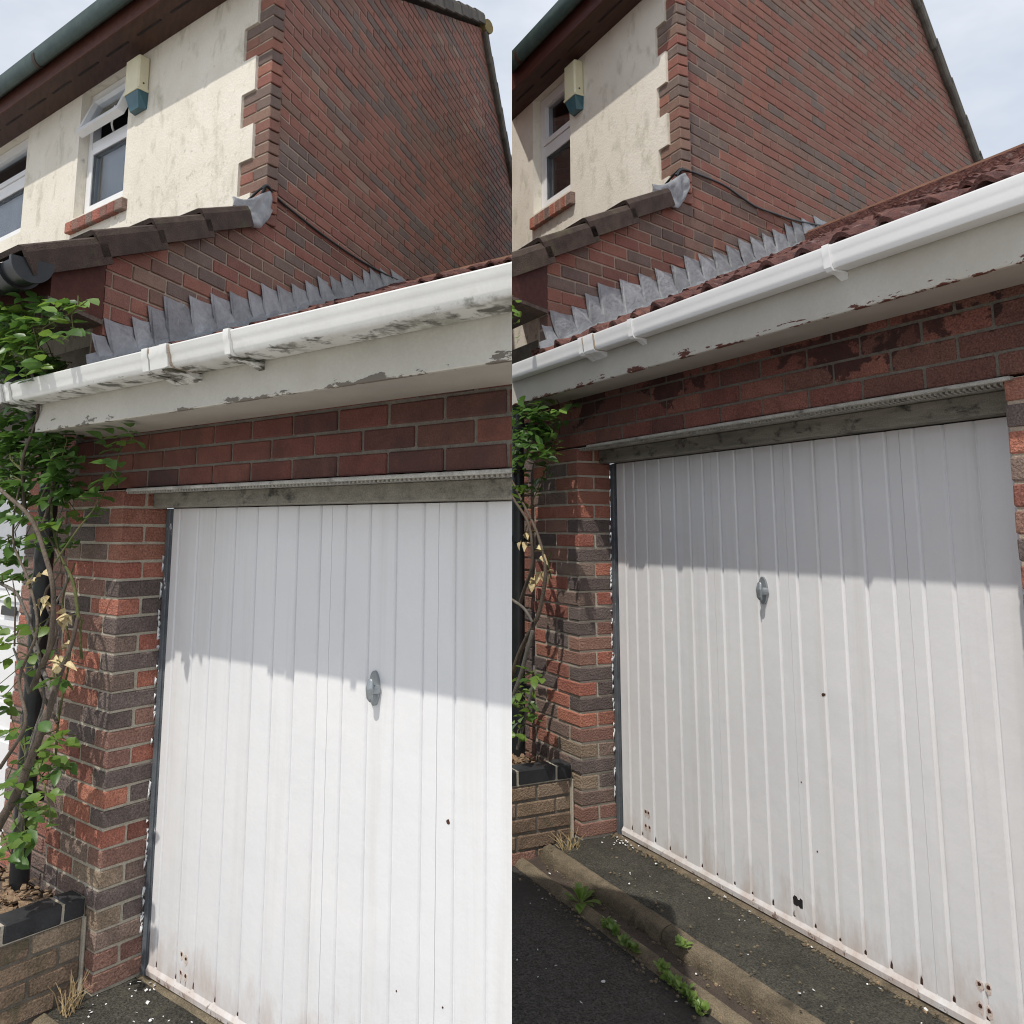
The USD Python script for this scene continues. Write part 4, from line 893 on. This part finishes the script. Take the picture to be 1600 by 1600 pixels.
def build_climber(h, stems, clusters):
    lab = "leafy climbing shrub with bare woody stems beside the large garage door" if h is LH else "narrow leafy climber with bare stems beside the brick pier above the weedy drive"
    t = thing(h, "climbing_plant", lab, "climber", (stems[0][0][0][0], stems[0][0][0][1], .26)); r = random.Random(31)
    mats = {"b": "bark_stem", "g": "stem_grey", "y": "stem_green"}
    S = []
    for pts, r0, r1, k in stems:
        q = smoothline(pts, 5); q = q + .006 * (A([[meshkit.noise(p * 9 + 1), meshkit.noise(p * 9 + 5), meshkit.noise(p * 9 + 9)] for p in q]) - .5)
        st = part(t, "stem", tube(q, r0, 8, r1), mats[k], smooth=True)
        S.append((q, st))
    allp = np.vstack([q for q, _ in S]); count = 0; twigs = []; more = []
    for (x, y, z, n, typ) in clusters:
        c = A([x, y, z]); near = allp[np.argmin(((allp - c) ** 2).sum(1))]
        if .02 < np.linalg.norm(near - c) < .34:
            mid = (near + c) / 2 + A([r.uniform(-.03, .03), r.uniform(-.03, .02), r.uniform(-.02, .04)])
            twigs.append(tube([near, mid, c], .003, 5, .0016))
        out = A([r.uniform(-.7, .9), r.uniform(-1, -.1), r.uniform(-.3, .6)])
        if typ == 2:
            for i in range(n):
                v, f = leaflet(r.uniform(.032, .05), r.uniform(.028, .04), .8, 1.5)
                d = A([r.uniform(-1, 1), r.uniform(-1, .3), r.uniform(-1, .5)])
                part(t, "dry_leaf", (orient(v, d, A([r.uniform(-1, 1), -.5, .8])) + c + A([r.uniform(-.02, .02) for _ in range(3)]), f), "dry_leaf", smooth=True)
            continue
        n2 = n + 1
        for i in range(n2):
            s = i / max(1, n2 - 1)
            side = (1 if i % 2 else -1) * (0 if i == n2 - 1 else 1)
            ou = out / np.linalg.norm(out); la = np.cross(ou, [0, 0, 1.0]); la /= np.linalg.norm(la) + 1e-9
            base = c + ou * (.085 * s - .03) + A([r.uniform(-.008, .008) for _ in range(3)])
            d = ou * (.55 + .6 * (side == 0)) + la * side * r.uniform(.7, 1.1) + A([0, 0, r.uniform(-.55, .15)])
            sz = r.uniform(.046, .070) * (1.1 if h is LH else 1.0)
            v, f = leaflet(sz, sz * r.uniform(.58, .75), r.uniform(.1, .45), r.uniform(0, .7))
            v = orient(v, d, A([r.uniform(-.4, .4), -.35, 1.0]), r.uniform(-.5, .5)) + base
            mt = "leaf_bright" if (typ == 1 and r.random() < .75) else "leaf"
            if count < 298:
                if part(t, "leaf", (v, f), mt, smooth=True): count += 1
            else: more.append((mt, (v, f)))
    part(t, "twig", twigs, "stem_green", kind="stuff")
    for mt in ("leaf", "leaf_bright"):
        ms = [q for m_, q in more if m_ == mt]
        if ms: part(t, "foliage", ms, mt, kind="stuff", smooth=True)

# ------------------------------------------------------------------ weeds and litter
def dandelion(h, x, y, z, R, n, label, seed, mat="weed"):
    t = thing(h, "weed", label, "weed", (x, y, z)); r = random.Random(seed)
    for i in range(n):
        a = i / n * 6.283 + r.uniform(-.6, .6); el = r.uniform(.35, 1.25); L = R * r.uniform(.65, 1.15); W = L * r.uniform(.34, .52)
        d = A([math.cos(a) * math.cos(el), math.sin(a) * math.cos(el), math.sin(el)])
        m_ = 5; V = []; F = []
        for k in range(m_ + 1):
            s = k / m_; w = W * (.16 + 1.25 * s * s * (1 - s ** 4)) * (1 + .12 * (k % 2)) if k < m_ else .002
            p = d * L * s + A([0, 0, -.45 * L * s * s * (1 - math.sin(el) * .5)]); q = np.cross(d, [0, 0, 1.0]); q /= np.linalg.norm(q) + 1e-9
            V += [p + q * w / 2 + A([0, 0, w * .22]), p, p - q * w / 2 + A([0, 0, w * .22])]
            if k: b = 3 * k; F += [(b - 3, b - 2, b + 1), (b - 3, b + 1, b), (b - 2, b - 1, b + 2), (b - 2, b + 2, b + 1)]
        part(t, "leaf", (A(V) + A([x, y, z]), A(F)), mat, smooth=True)
def moss_weed(h, pts, label, seed):
    """A small ragged weed: a low clump of fine leaves."""
    x, y, z = pts[0]; t = thing(h, "weed", label, "weed", (x, y, z)); r = random.Random(seed); ms = []
    for (px, py, pz) in pts:
        for i in range(46):
            a = r.uniform(0, 6.283); el = r.uniform(.2, 1.4); L = r.uniform(.012, .030); rr_ = r.uniform(0, .028); b = r.uniform(0, 6.283)
            v, f = leaflet(L, L * .6, .2, .3)
            d = A([math.cos(a) * math.cos(el), math.sin(a) * math.cos(el), math.sin(el)])
            ms.append((orient(v, d, A([.1, -.2, 1.0])) + A([px + rr_ * math.cos(b), py + rr_ * .6 * math.sin(b), pz + r.uniform(-.004, .018)]), f))
    part(t, "leaves", ms, "weed", smooth=True, kind="stuff")
def dry_tuft(h, x, y, z, n, R, label, seed):
    t = thing(h, "dry_grass", label, "dry grass", (x, y, z)); r = random.Random(seed); ms = []
    for i in range(n):
        a = r.uniform(0, 6.283); L = R * r.uniform(.4, 1.1); ln = r.uniform(.15, .8)
        b = A([x + r.uniform(-.03, .03), y + r.uniform(-.03, .03), z]); e = A([math.cos(a) * L * ln, math.sin(a) * L * ln * .8, L * (1 - ln * .4)])
        ms.append(tube([b, b + e * .5 + A([0, 0, L * .10]), b + e - A([0, 0, L * .06])], .0022, 4, .0009))
    part(t, "blades", ms, "straw", kind="stuff")
def grit(h, spots, label, seed):
    t = thing(h, "grit", label, "grit", (0, 0, 0), kind="stuff"); r = random.Random(seed); ms = {"kerb_stone": [], "chips": []}
    for (x0, x1, yf, sp, z, n) in spots:
        for i in range(n):
            x = r.uniform(x0, x1); s = r.uniform(.0018, .0055); o = A([x, yf + r.gauss(0, sp), z + .002])
            q = A([(a * s * r.uniform(.6, 1.3), b * s * r.uniform(.5, 1.2), c * s * .6) for a in (-1, 1) for b in (-1, 1) for c in (-1, 1)])
            ms["chips" if r.random() < .12 else "kerb_stone"].append((q + o, BOXF))
    for k, v in ms.items(): part(t, "stones", v, k)
def flakes(h, spots, label, seed):
    t = thing(h, "paint_flakes", label, "flakes", (0, 0, 0), kind="stuff"); r = random.Random(seed); ms = []
    for (x0, x1, y0, y1, z, n) in spots:
        for i in range(n):
            s = r.uniform(.0025, .007) * (1.6 if r.random() < .12 else 1); k = r.randrange(4, 7); ph = r.uniform(0, 6)
            o = A([r.uniform(x0, x1), r.uniform(y0, y1), z + .004])
            ms.append(trimesh.convex.convex_hull(A([(s * r.uniform(.6, 1.2) * math.cos(ph + j * 6.283 / k), s * r.uniform(.4, 1.0) * math.sin(ph + j * 6.283 / k), q + .3 * s * math.cos(j)) for j in range(k) for q in (0, .0016)]) + o))
    part(t, "flakes", ms, "old_paint")

STEMS_L=[
([(-0.244,-0.3,0.623),(-0.132,-0.277,0.791),(-0.04,-0.253,1.0),(-0.024,-0.23,1.104),(-0.018,-0.207,1.209),(0.016,-0.183,1.342),(0.006,-0.16,1.437)],0.019,0.007,'b'),
([(-0.269,-0.2,0.508),(-0.225,-0.207,0.782),(-0.161,-0.213,0.974),(-0.073,-0.22,1.079)],0.01,0.009,'g'),
([(-0.247,-0.2,1.137),(-0.158,-0.212,1.231),(-0.079,-0.225,1.306),(-0.034,-0.238,1.391),(-0.011,-0.25,1.479),(-0.026,-0.262,1.601),(-0.12,-0.275,1.748),(-0.233,-0.288,1.85),(-0.496,-0.3,1.962)],0.012,0.008,'b'),
([(-0.053,-0.22,1.087),(-0.032,-0.215,1.148),(-0.129,-0.21,1.216),(-0.27,-0.205,1.332),(-0.311,-0.2,1.432)],0.011,0.007,'g'),
([(-0.384,-0.3,1.558),(-0.289,-0.267,1.514),(-0.202,-0.233,1.366),(-0.176,-0.2,1.24)],0.007,0.005,'g'),
([(-0.003,-0.15,1.428),(-0.068,-0.16,1.583),(-0.172,-0.17,1.695),(-0.243,-0.18,1.853),(-0.214,-0.19,2.012),(-0.307,-0.2,2.151)],0.007,0.004,'y'),
([(-0.138,-0.2,1.64),(-0.044,-0.17,1.769),(0.046,-0.14,1.876),(0.104,-0.11,1.999),(0.111,-0.08,2.136)],0.004,0.002,'y'),
([(-0.298,-0.42,2.448),(0.013,-0.413,2.537),(0.264,-0.407,2.574),(0.379,-0.4,2.605)],0.004,0.002,'y'),
([(-0.224,-0.22,1.133),(-0.191,-0.26,1.209),(-0.22,-0.3,1.316)],0.007,0.004,'g'),
([(-0.21,-0.3,1.322),(-0.207,-0.31,1.496),(-0.223,-0.32,1.583)],0.004,0.002,'b'),
([(-0.096,-0.08,1.259),(-0.104,-0.09,1.373),(-0.075,-0.1,1.419)],0.006,0.005,'y'),
([(0.024,-0.25,0.826),(-0.182,-0.183,0.869),(-0.177,-0.117,0.954),(-0.142,-0.05,0.948)],0.003,0.002,'y'),
([(-0.138,-0.14,1.014),(-0.308,-0.15,1.169),(-0.162,-0.16,1.362),(-0.265,-0.17,1.51),(-0.122,-0.18,1.645),(-0.337,-0.19,1.854),(-0.151,-0.2,2.062)],0.007,0.004,'b'),
([(-0.324,-0.17,0.867),(-0.215,-0.162,1.106),(-0.359,-0.153,1.242),(-0.231,-0.145,1.459),(-0.16,-0.137,1.591),(-0.295,-0.128,1.773),(-0.218,-0.12,1.962)],0.006,0.003,'g'),
([(-0.199,-0.32,0.87),(-0.046,-0.307,1.055),(-0.158,-0.293,1.204),(-0.069,-0.28,1.392),(-0.21,-0.267,1.582),(-0.411,-0.253,1.746),(-0.422,-0.24,1.962)],0.008,0.004,'b'),
([(-0.178,-0.12,0.832),(-0.173,-0.115,1.079),(-0.135,-0.11,1.284),(-0.241,-0.105,1.482),(-0.166,-0.1,1.642)],0.005,0.003,'y'),
([(-0.207,-0.2,1.224),(-0.15,-0.14,1.26),(-0.073,-0.08,1.241)],0.003,0.002,'b'),
([(-0.479,-0.18,1.855),(-0.423,-0.235,2.073),(-0.187,-0.29,2.268),(-0.215,-0.345,2.477),(-0.357,-0.4,2.65)],0.008,0.004,'b'),
([(-0.241,-0.22,1.747),(-0.227,-0.187,2.013),(-0.399,-0.153,2.275),(-0.414,-0.12,2.483)],0.007,0.003,'b'),
]
CLUST_L=[(-0.261,-0.393,2.691,5,0),(-0.079,-0.382,2.668,5,0),(0.043,-0.386,2.628,5,0),(0.314,-0.428,2.598,5,1),(0.297,-0.373,2.620,5,1),(0.214,-0.376,2.552,5,1),(0.190,-0.402,2.575,5,1),(0.114,-0.397,2.513,5,1),(-0.006,-0.429,2.537,5,1),(-0.217,-0.413,2.558,5,0),(-0.368,-0.384,2.669,5,1),(-0.046,-0.382,2.474,5,1),(-0.229,-0.393,2.524,5,1),(0.089,-0.430,2.460,5,0),(-0.076,-0.417,2.472,5,1),(-0.405,-0.371,2.538,5,0),(-0.234,-0.413,2.547,5,0),(-0.317,-0.398,2.576,5,1),(0.333,-0.418,2.489,5,0),(-0.200,-0.389,2.628,5,0),(-0.121,-0.376,2.512,5,1),(-0.573,-0.181,2.443,6,0),(-0.932,-0.122,2.397,6,0),(-0.846,-0.156,2.132,6,0),(-0.636,-0.138,2.031,6,0),(-0.740,-0.108,2.260,6,0),(-0.666,-0.197,1.930,6,0),(-0.194,-0.198,1.995,6,0),(-0.372,-0.125,2.303,6,0),(-0.876,-0.176,2.559,6,0),(-0.323,-0.102,2.408,6,0),(-0.159,-0.155,1.939,6,0),(-0.726,-0.099,2.231,6,0),(-0.899,-0.096,2.092,6,0),(-0.458,-0.077,2.530,6,0),(-0.908,-0.121,2.368,6,0),(-0.380,-0.080,2.326,6,0),(-0.473,-0.159,2.342,6,0),(-0.726,-0.181,2.518,6,0),(-0.259,-0.179,1.909,6,0),(-0.832,-0.131,1.928,6,0),(-0.667,-0.123,2.414,6,0),(-0.293,-0.145,2.238,6,0),(-0.677,-0.196,1.968,6,0),(-0.398,-0.183,2.007,6,0),(-0.366,-0.118,1.942,6,0),(-0.358,-0.144,2.462,6,0),(-0.697,-0.162,2.015,6,0),(-0.620,-0.089,1.917,6,0),(-0.213,-0.137,2.234,6,0),(-0.319,-0.162,2.224,6,0),(-0.614,-0.151,2.465,6,0),(-0.196,-0.118,1.931,6,0),(-0.436,-0.188,2.318,6,0),(-0.786,-0.087,2.065,6,0),(-0.690,-0.099,2.057,6,0),(-0.457,-0.101,2.124,6,0),(-0.549,-0.163,2.098,6,0),(-0.575,-0.110,2.062,6,0),(-0.684,-0.116,1.952,6,0),(-0.548,-0.129,2.549,6,0),(-0.693,-0.140,2.129,6,0),(-0.385,-0.096,2.130,6,0),(-0.706,-0.104,2.151,6,0),(-0.419,-0.090,2.321,6,0),(-0.393,-0.073,2.107,6,0),(-0.230,-0.131,2.197,6,0),(-0.885,-0.078,2.032,6,0),(-0.598,-0.106,2.113,6,0),(-0.489,-0.099,2.442,6,0),(-0.440,-0.145,2.118,6,0),(-0.460,-0.117,2.053,6,0),(-0.335,-0.179,2.503,6,0),(-0.481,-0.172,2.128,6,0),(-0.263,-0.195,2.125,6,0),(-0.457,-0.193,2.390,6,0),(-0.740,-0.176,2.361,6,0),(-0.819,-0.140,2.565,6,0),(-0.641,-0.123,2.166,6,0),(-0.533,-0.200,1.971,6,0),(-0.607,-0.147,2.378,6,0),(-0.750,-0.151,2.027,6,0),(-0.751,-0.188,2.166,6,0),(-0.547,-0.124,2.336,6,0),(-0.172,-0.146,2.013,6,0),(-0.269,-0.152,2.122,6,0),(-0.818,-0.127,2.187,6,0),(-0.210,-0.121,1.927,6,0),(-0.453,-0.200,1.975,6,0),(-0.866,-0.120,2.211,6,0),(-0.918,-0.084,2.174,6,0),(-0.555,-0.171,2.271,6,0),(-0.601,-0.151,1.932,6,0),(-0.209,-0.123,1.959,6,0),(-0.659,-0.135,1.928,6,0),(-0.767,-0.072,2.376,6,0),(-0.562,-0.138,2.370,6,0),(-0.793,-0.142,2.167,6,0),(-0.758,-0.093,2.063,6,0),(-0.837,-0.164,2.227,6,0),(-0.143,-0.168,2.032,6,0),(-0.907,-0.071,2.504,6,0),(-0.672,-0.138,2.169,6,0),(-0.493,-0.103,2.164,6,0),(-0.733,-0.161,2.072,6,0),(-0.473,-0.161,2.326,6,0),(-0.480,-0.153,2.247,6,0),(-0.226,-0.195,2.147,6,0),(-0.858,-0.081,2.290,6,0),(-0.132,-0.198,2.167,6,0),(-0.371,-0.125,2.264,6,0),(-0.372,-0.137,2.136,6,0),(-0.235,-0.149,2.276,6,0),(-0.267,-0.161,2.393,6,0),(-0.445,-0.091,2.507,6,0),(-0.346,-0.163,2.255,6,0),(-0.202,-0.181,1.958,6,0),(-0.548,-0.135,2.199,6,0),(-0.733,-0.124,2.477,6,0),(-0.288,-0.170,2.474,6,0),(-0.331,-0.114,2.037,6,0),(-1.028,-0.073,2.117,6,0),(-0.059,-0.194,2.073,6,0),(-0.368,-0.116,2.396,6,0),(-0.109,-0.182,2.070,6,0),(-0.537,-0.181,1.963,6,0),(-0.370,-0.179,2.266,6,0),(-0.386,-0.186,2.499,6,0),(-0.544,-0.193,2.499,6,0),(-0.567,-0.086,2.081,6,0),(-0.767,-0.159,2.290,6,0),(-0.594,-0.078,2.247,6,0),(-0.745,-0.109,2.547,6,0),(-0.788,-0.134,2.161,6,0),(-0.282,-0.119,2.179,6,0),(-0.634,-0.167,2.201,6,0),(-0.257,-0.183,2.194,6,0),(-0.828,-0.104,2.342,6,0),(-0.802,-0.115,2.109,6,0),(-0.704,-0.188,2.128,6,0),(-0.730,-0.169,2.179,6,0),(-0.230,-0.158,2.217,6,0),(-0.442,-0.106,2.528,6,0),(-1.076,-0.076,2.525,6,0),(-0.329,-0.185,2.380,6,0),(-0.284,-0.093,2.114,6,0),(-0.226,-0.411,2.480,6,1),(0.000,-0.415,2.534,6,0),(-0.025,-0.386,2.403,6,0),(-0.608,-0.153,2.594,6,1),(-0.376,-0.384,2.644,6,1),(-0.019,-0.384,2.652,6,0),(-0.083,-0.414,2.510,6,1),(-0.675,-0.182,2.666,6,1),(-0.185,-0.411,2.622,6,1),(-0.334,-0.382,2.402,6,0),(-0.492,-0.186,2.609,6,0),(-0.706,-0.180,2.565,6,1),(-0.329,-0.404,2.624,6,0),(-0.137,-0.409,2.567,6,0),(-0.010,-0.393,2.597,6,0),(-0.479,-0.199,2.619,6,1),(0.043,-0.398,2.512,6,0),(-0.038,-0.417,2.539,6,0),(-0.035,-0.410,2.360,6,1),(-0.147,-0.404,2.650,6,1),(-0.902,-0.178,2.833,6,0),(-0.108,-0.407,2.494,6,1),(-0.743,-0.097,2.492,6,1),(-0.330,-0.397,2.524,6,1),(-0.555,-0.163,2.531,6,1),(0.077,-0.408,2.562,6,1),(0.099,-0.415,2.379,6,1),(-0.240,-0.397,2.659,6,1),(-0.258,-0.412,2.460,6,1),(-0.148,-0.407,2.637,6,0),(-0.709,-0.109,2.496,6,0),(-0.836,-0.085,2.544,6,0),(-0.563,-0.154,2.698,6,1),(-0.339,-0.393,2.648,6,1),(-0.794,-0.197,2.541,6,1),(-1.061,-0.086,2.752,6,0),(-0.201,-0.407,2.540,6,1),(-0.512,-0.189,2.486,6,0),(-0.275,-0.382,2.464,6,0),(-0.924,-0.145,2.736,6,1),(-0.654,-0.113,1.651,5,0),(-0.447,-0.181,1.592,5,0),(-0.559,-0.216,1.640,5,0),(-0.385,-0.293,1.596,5,0),(-0.587,-0.124,1.750,5,0),(-0.403,-0.245,1.837,5,0),(-0.502,-0.229,1.724,5,0),(-0.287,-0.230,1.828,5,0),(-0.683,-0.132,1.578,5,0),(-0.249,-0.220,1.710,5,0),(-0.574,-0.202,1.634,5,0),(-0.474,-0.280,1.852,5,0),(0.011,-0.212,0.684,3,0),(-0.454,-0.119,0.800,3,0),(0.028,-0.239,1.213,3,0),(-0.241,-0.186,1.385,3,1),(-0.574,-0.186,1.213,3,1),(-0.306,-0.102,1.133,3,0),(-0.041,-0.146,0.866,3,0),(-0.143,-0.157,1.198,3,0),(-0.167,-0.229,1.288,3,1),(-0.422,-0.134,0.922,3,0),(-0.239,-0.202,0.599,3,0),(-0.542,-0.146,0.712,3,0),(-0.103,-0.123,0.856,3,0),(-0.260,-0.168,1.356,3,0),(-0.353,-0.164,0.517,3,1),(-0.506,-0.215,1.135,3,0),(0.007,-0.074,2.005,4,0),(0.158,-0.114,1.981,4,1),(0.246,-0.185,2.031,4,0),(0.058,-0.123,1.915,4,0),(0.059,-0.148,1.889,4,0),(-0.173,-0.170,1.805,4,1),(-0.165,-0.163,1.831,4,0),(-0.207,-0.074,1.833,4,1),(-0.015,-0.111,1.852,4,0),(-0.239,-0.169,1.747,4,1),(-0.205,-0.121,1.707,4,0),(-0.269,-0.077,1.725,4,0),(-0.199,-0.142,1.768,4,1),(-0.727,-0.126,1.656,4,0),(-0.752,-0.158,1.830,4,1),(-0.803,-0.115,1.742,4,0),(-0.561,-0.174,1.885,4,1),(-0.455,-0.184,1.938,4,0),(0.166,-0.116,2.129,4,1),(0.338,-0.173,2.137,4,0),(0.084,-0.110,2.109,4,0),(-0.594,-0.169,1.493,4,1),(-0.225,-0.289,1.357,4,1),(-0.496,-0.213,1.301,4,1),(-0.619,-0.150,1.054,4,1),(-0.598,-0.128,1.000,4,1),(-0.248,-0.243,0.991,4,1),(-0.310,-0.147,0.815,4,1),(-0.181,-0.184,0.869,4,1),(-0.217,-0.133,0.914,4,1),(0.124,-0.259,1.003,4,1),(-0.008,-0.175,0.979,4,1),(-0.277,-0.149,0.649,4,1),(-0.099,-0.214,0.720,4,1),(-0.119,-0.282,0.555,4,1),(-0.206,-0.265,0.576,4,1),(-0.024,-0.272,0.636,4,1),(-0.039,-0.283,0.663,4,1),(0.074,-0.273,0.818,4,1),(-0.082,-0.189,0.828,4,1),(-0.116,-0.281,0.818,4,1),(-0.416,-0.164,0.712,4,1),(-0.089,-0.167,0.905,4,1),(-0.190,-0.153,0.680,4,1),(-0.266,-0.180,1.477,3,2),(-0.199,-0.189,1.494,3,2),(-0.102,-0.168,1.423,3,2),(-0.079,-0.164,1.439,3,2),(-0.048,-0.197,1.277,3,2),(-0.062,-0.163,1.316,3,2),(0.072,-0.250,1.276,3,2),(-0.158,-0.250,1.583,3,2)]
STEMS_R=[
([(-0.408,-0.2,0.67),(-0.279,-0.192,0.871),(-0.156,-0.185,1.016),(-0.096,-0.178,1.102),(-0.049,-0.17,1.266),(-0.072,-0.163,1.379),(-0.162,-0.155,1.51),(-0.354,-0.147,1.703),(-0.486,-0.14,1.817)],0.014,0.006,'b'),
([(-0.313,-0.24,0.575),(-0.21,-0.22,0.785),(-0.124,-0.2,1.004)],0.012,0.011,'g'),
([(-0.264,-0.2,1.121),(-0.173,-0.212,1.227),(-0.084,-0.225,1.346),(-0.099,-0.237,1.542),(-0.255,-0.25,1.697)],0.01,0.007,'b'),
([(-0.261,-0.26,1.157),(-0.17,-0.23,1.114),(-0.13,-0.2,1.045)],0.009,0.008,'g'),
([(-0.133,-0.08,1.26),(-0.148,-0.09,1.342),(-0.098,-0.1,1.404)],0.005,0.004,'y'),
([(-0.237,-0.15,1.63),(-0.142,-0.117,1.815),(-0.077,-0.083,1.983),(-0.05,-0.05,2.154)],0.003,0.002,'y'),
([(-0.207,-0.25,0.408),(-0.104,-0.225,0.707),(-0.113,-0.2,0.83)],0.008,0.007,'g'),
]
CLUST_R=[(0.112,-0.153,2.125,4,1),(-0.056,-0.119,2.098,4,0),(0.098,-0.085,2.159,4,0),(0.045,-0.151,1.984,4,0),(-0.051,-0.100,1.928,4,1),(-0.090,-0.147,1.947,4,0),(-0.086,-0.119,1.829,4,0),(-0.161,-0.105,1.800,4,0),(-0.493,-0.056,1.846,4,1),(-0.509,-0.076,1.876,4,0),(-0.389,-0.127,1.740,4,1),(-0.296,-0.107,1.719,4,1),(-0.288,-0.079,1.737,4,0),(-0.334,-0.118,1.650,4,1),(-0.194,-0.105,1.881,4,0),(-0.046,-0.073,2.083,4,0),(-0.066,-0.127,2.202,4,1),(-0.361,-0.067,2.157,4,0),(-0.109,-0.154,2.068,4,0),(-0.088,-0.287,1.964,5,0),(-0.202,-0.214,2.142,5,0),(0.106,-0.230,1.982,5,0),(0.098,-0.236,2.103,5,0),(-0.071,-0.162,2.154,5,0),(-0.093,-0.255,2.148,5,0),(-0.137,-0.207,2.053,5,0),(-0.458,-0.125,2.144,5,0),(-0.009,-0.285,2.010,5,0),(-0.267,-0.176,1.904,5,0),(-0.078,-0.229,2.137,5,0),(-0.033,-0.193,2.028,5,0),(0.001,-0.186,1.967,5,0),(-0.398,-0.161,2.193,5,0),(-0.254,-0.151,1.927,5,0),(-0.101,-0.120,2.055,5,0),(0.091,-0.273,1.888,5,0),(-0.146,-0.125,2.048,5,0),(0.101,-0.224,2.070,5,0),(-0.142,-0.248,2.027,5,0),(0.053,-0.270,2.098,5,0),(-0.094,-0.231,2.133,5,0),(0.129,-0.265,1.887,5,0),(-0.470,-0.127,1.960,5,0),(0.006,-0.257,2.101,5,0),(0.186,-0.294,1.868,5,0),(-0.172,-0.252,2.041,5,0),(-0.097,-0.160,2.054,5,0),(-0.414,-0.125,2.048,5,0),(0.084,-0.280,2.102,5,0),(-0.018,-0.234,2.040,5,0),(-0.270,-0.126,2.015,5,0),(-0.147,-0.253,1.999,5,0),(0.015,-0.276,1.937,5,0),(0.029,-0.299,1.942,5,0),(-0.009,-0.209,2.029,5,0),(-0.285,-0.190,0.713,4,1),(-0.254,-0.157,0.683,4,1),(0.071,-0.290,0.796,4,1),(-0.109,-0.210,0.800,4,1),(-0.141,-0.293,0.675,4,1),(-0.127,-0.231,0.641,4,1),(-0.181,-0.238,0.538,4,1),(-0.123,-0.296,0.493,4,1),(-0.017,-0.246,0.602,4,1),(-0.167,-0.219,0.576,4,1),(-0.300,-0.182,0.589,4,1),(0.126,-0.450,2.573,3,1),(0.152,-0.450,2.593,3,1),(0.132,-0.450,2.490,3,1),(0.120,-0.450,2.658,3,1),(-0.315,-0.146,1.465,3,2),(-0.196,-0.190,1.483,3,2),(-0.098,-0.178,1.404,3,2),(-0.099,-0.163,1.286,3,2),(-0.222,-0.145,1.256,3,2),(-0.184,-0.144,1.242,3,2),(-0.109,-0.141,1.302,3,2)]


for h in (LH, RH):
    build_house(h); build_garage(h)
for h in (LH, RH):
    build_alarm(h); build_planter(h)
build_climber(LH, STEMS_L, CLUST_L); build_climber(RH, STEMS_R, CLUST_R)
dandelion(RH, .44, -.300, -.075, .105, 17, "bright green broad-leaved weed growing at the kerb, the largest weed", 3)
moss_weed(RH, [(.66, -.315, -.071), (.69, -.32, -.071), (.72, -.325, -.074)], "small upright weed next to the largest weed on the kerb edge", 4)
moss_weed(RH, [(.80, -.335, -.081), (.85, -.33, -.076)], "low feathery weed in the middle of the row along the kerb edge", 5)
moss_weed(RH, [(1.02, -.33, -.076), (1.07, -.34, -.086), (1.11, -.34, -.086), (1.16, -.345, -.086), (1.21, -.35, -.091), (1.26, -.36, -.092)], "long ragged strip of weeds along the kerb edge near the bottom of the photo", 6)
moss_weed(RH, [(.99, -.215, -.03)], "tiny weed sprouting from a kerb joint below the apron", 7)
dry_tuft(RH, .04, -.09, -.06, 34, .16, "dry straw tuft at the foot of the pier beside the weedy kerb", 8)
dry_tuft(LH, .02, -.09, -.01, 30, .15, "dry straw tuft at the foot of the pier in the photo's left half", 9)
dandelion(RH, .02, -.055, -.03, .05, 7, "very small leafy weed under the dry straw by the pier", 12)
flakes(RH, [(.0, 2.0, -.12, .18, -.008, 26), (.1, 1.8, -.30, -.2, -.078, 10), (.0, 1.6, -1.1, -.38, -.088, 20), (.02, .2, .10, .2, .0, 14), (.1, 2.0, .12, .19, .0, 16)], "white paint flakes scattered over the apron and driveway", 10)
flakes(LH, [(.0, .6, -.12, .18, -.008, 26), (.02, .16, .12, .2, .0, 12)], "white paint flakes on the apron below the frame's peeling edge", 11)
grit(RH, [(.0, 2.1, .175, .014, -.002, 260), (.0, 1.7, -.215, .012, -.076, 200), (.0, 1.6, -.355, .03, -.088, 160), (.0, 1.9, -.03, .06, -.008, 70), (-.05, .12, -.1, .05, -.02, 60)], "loose grit gathered along the kerb, the apron and the drive", 14)
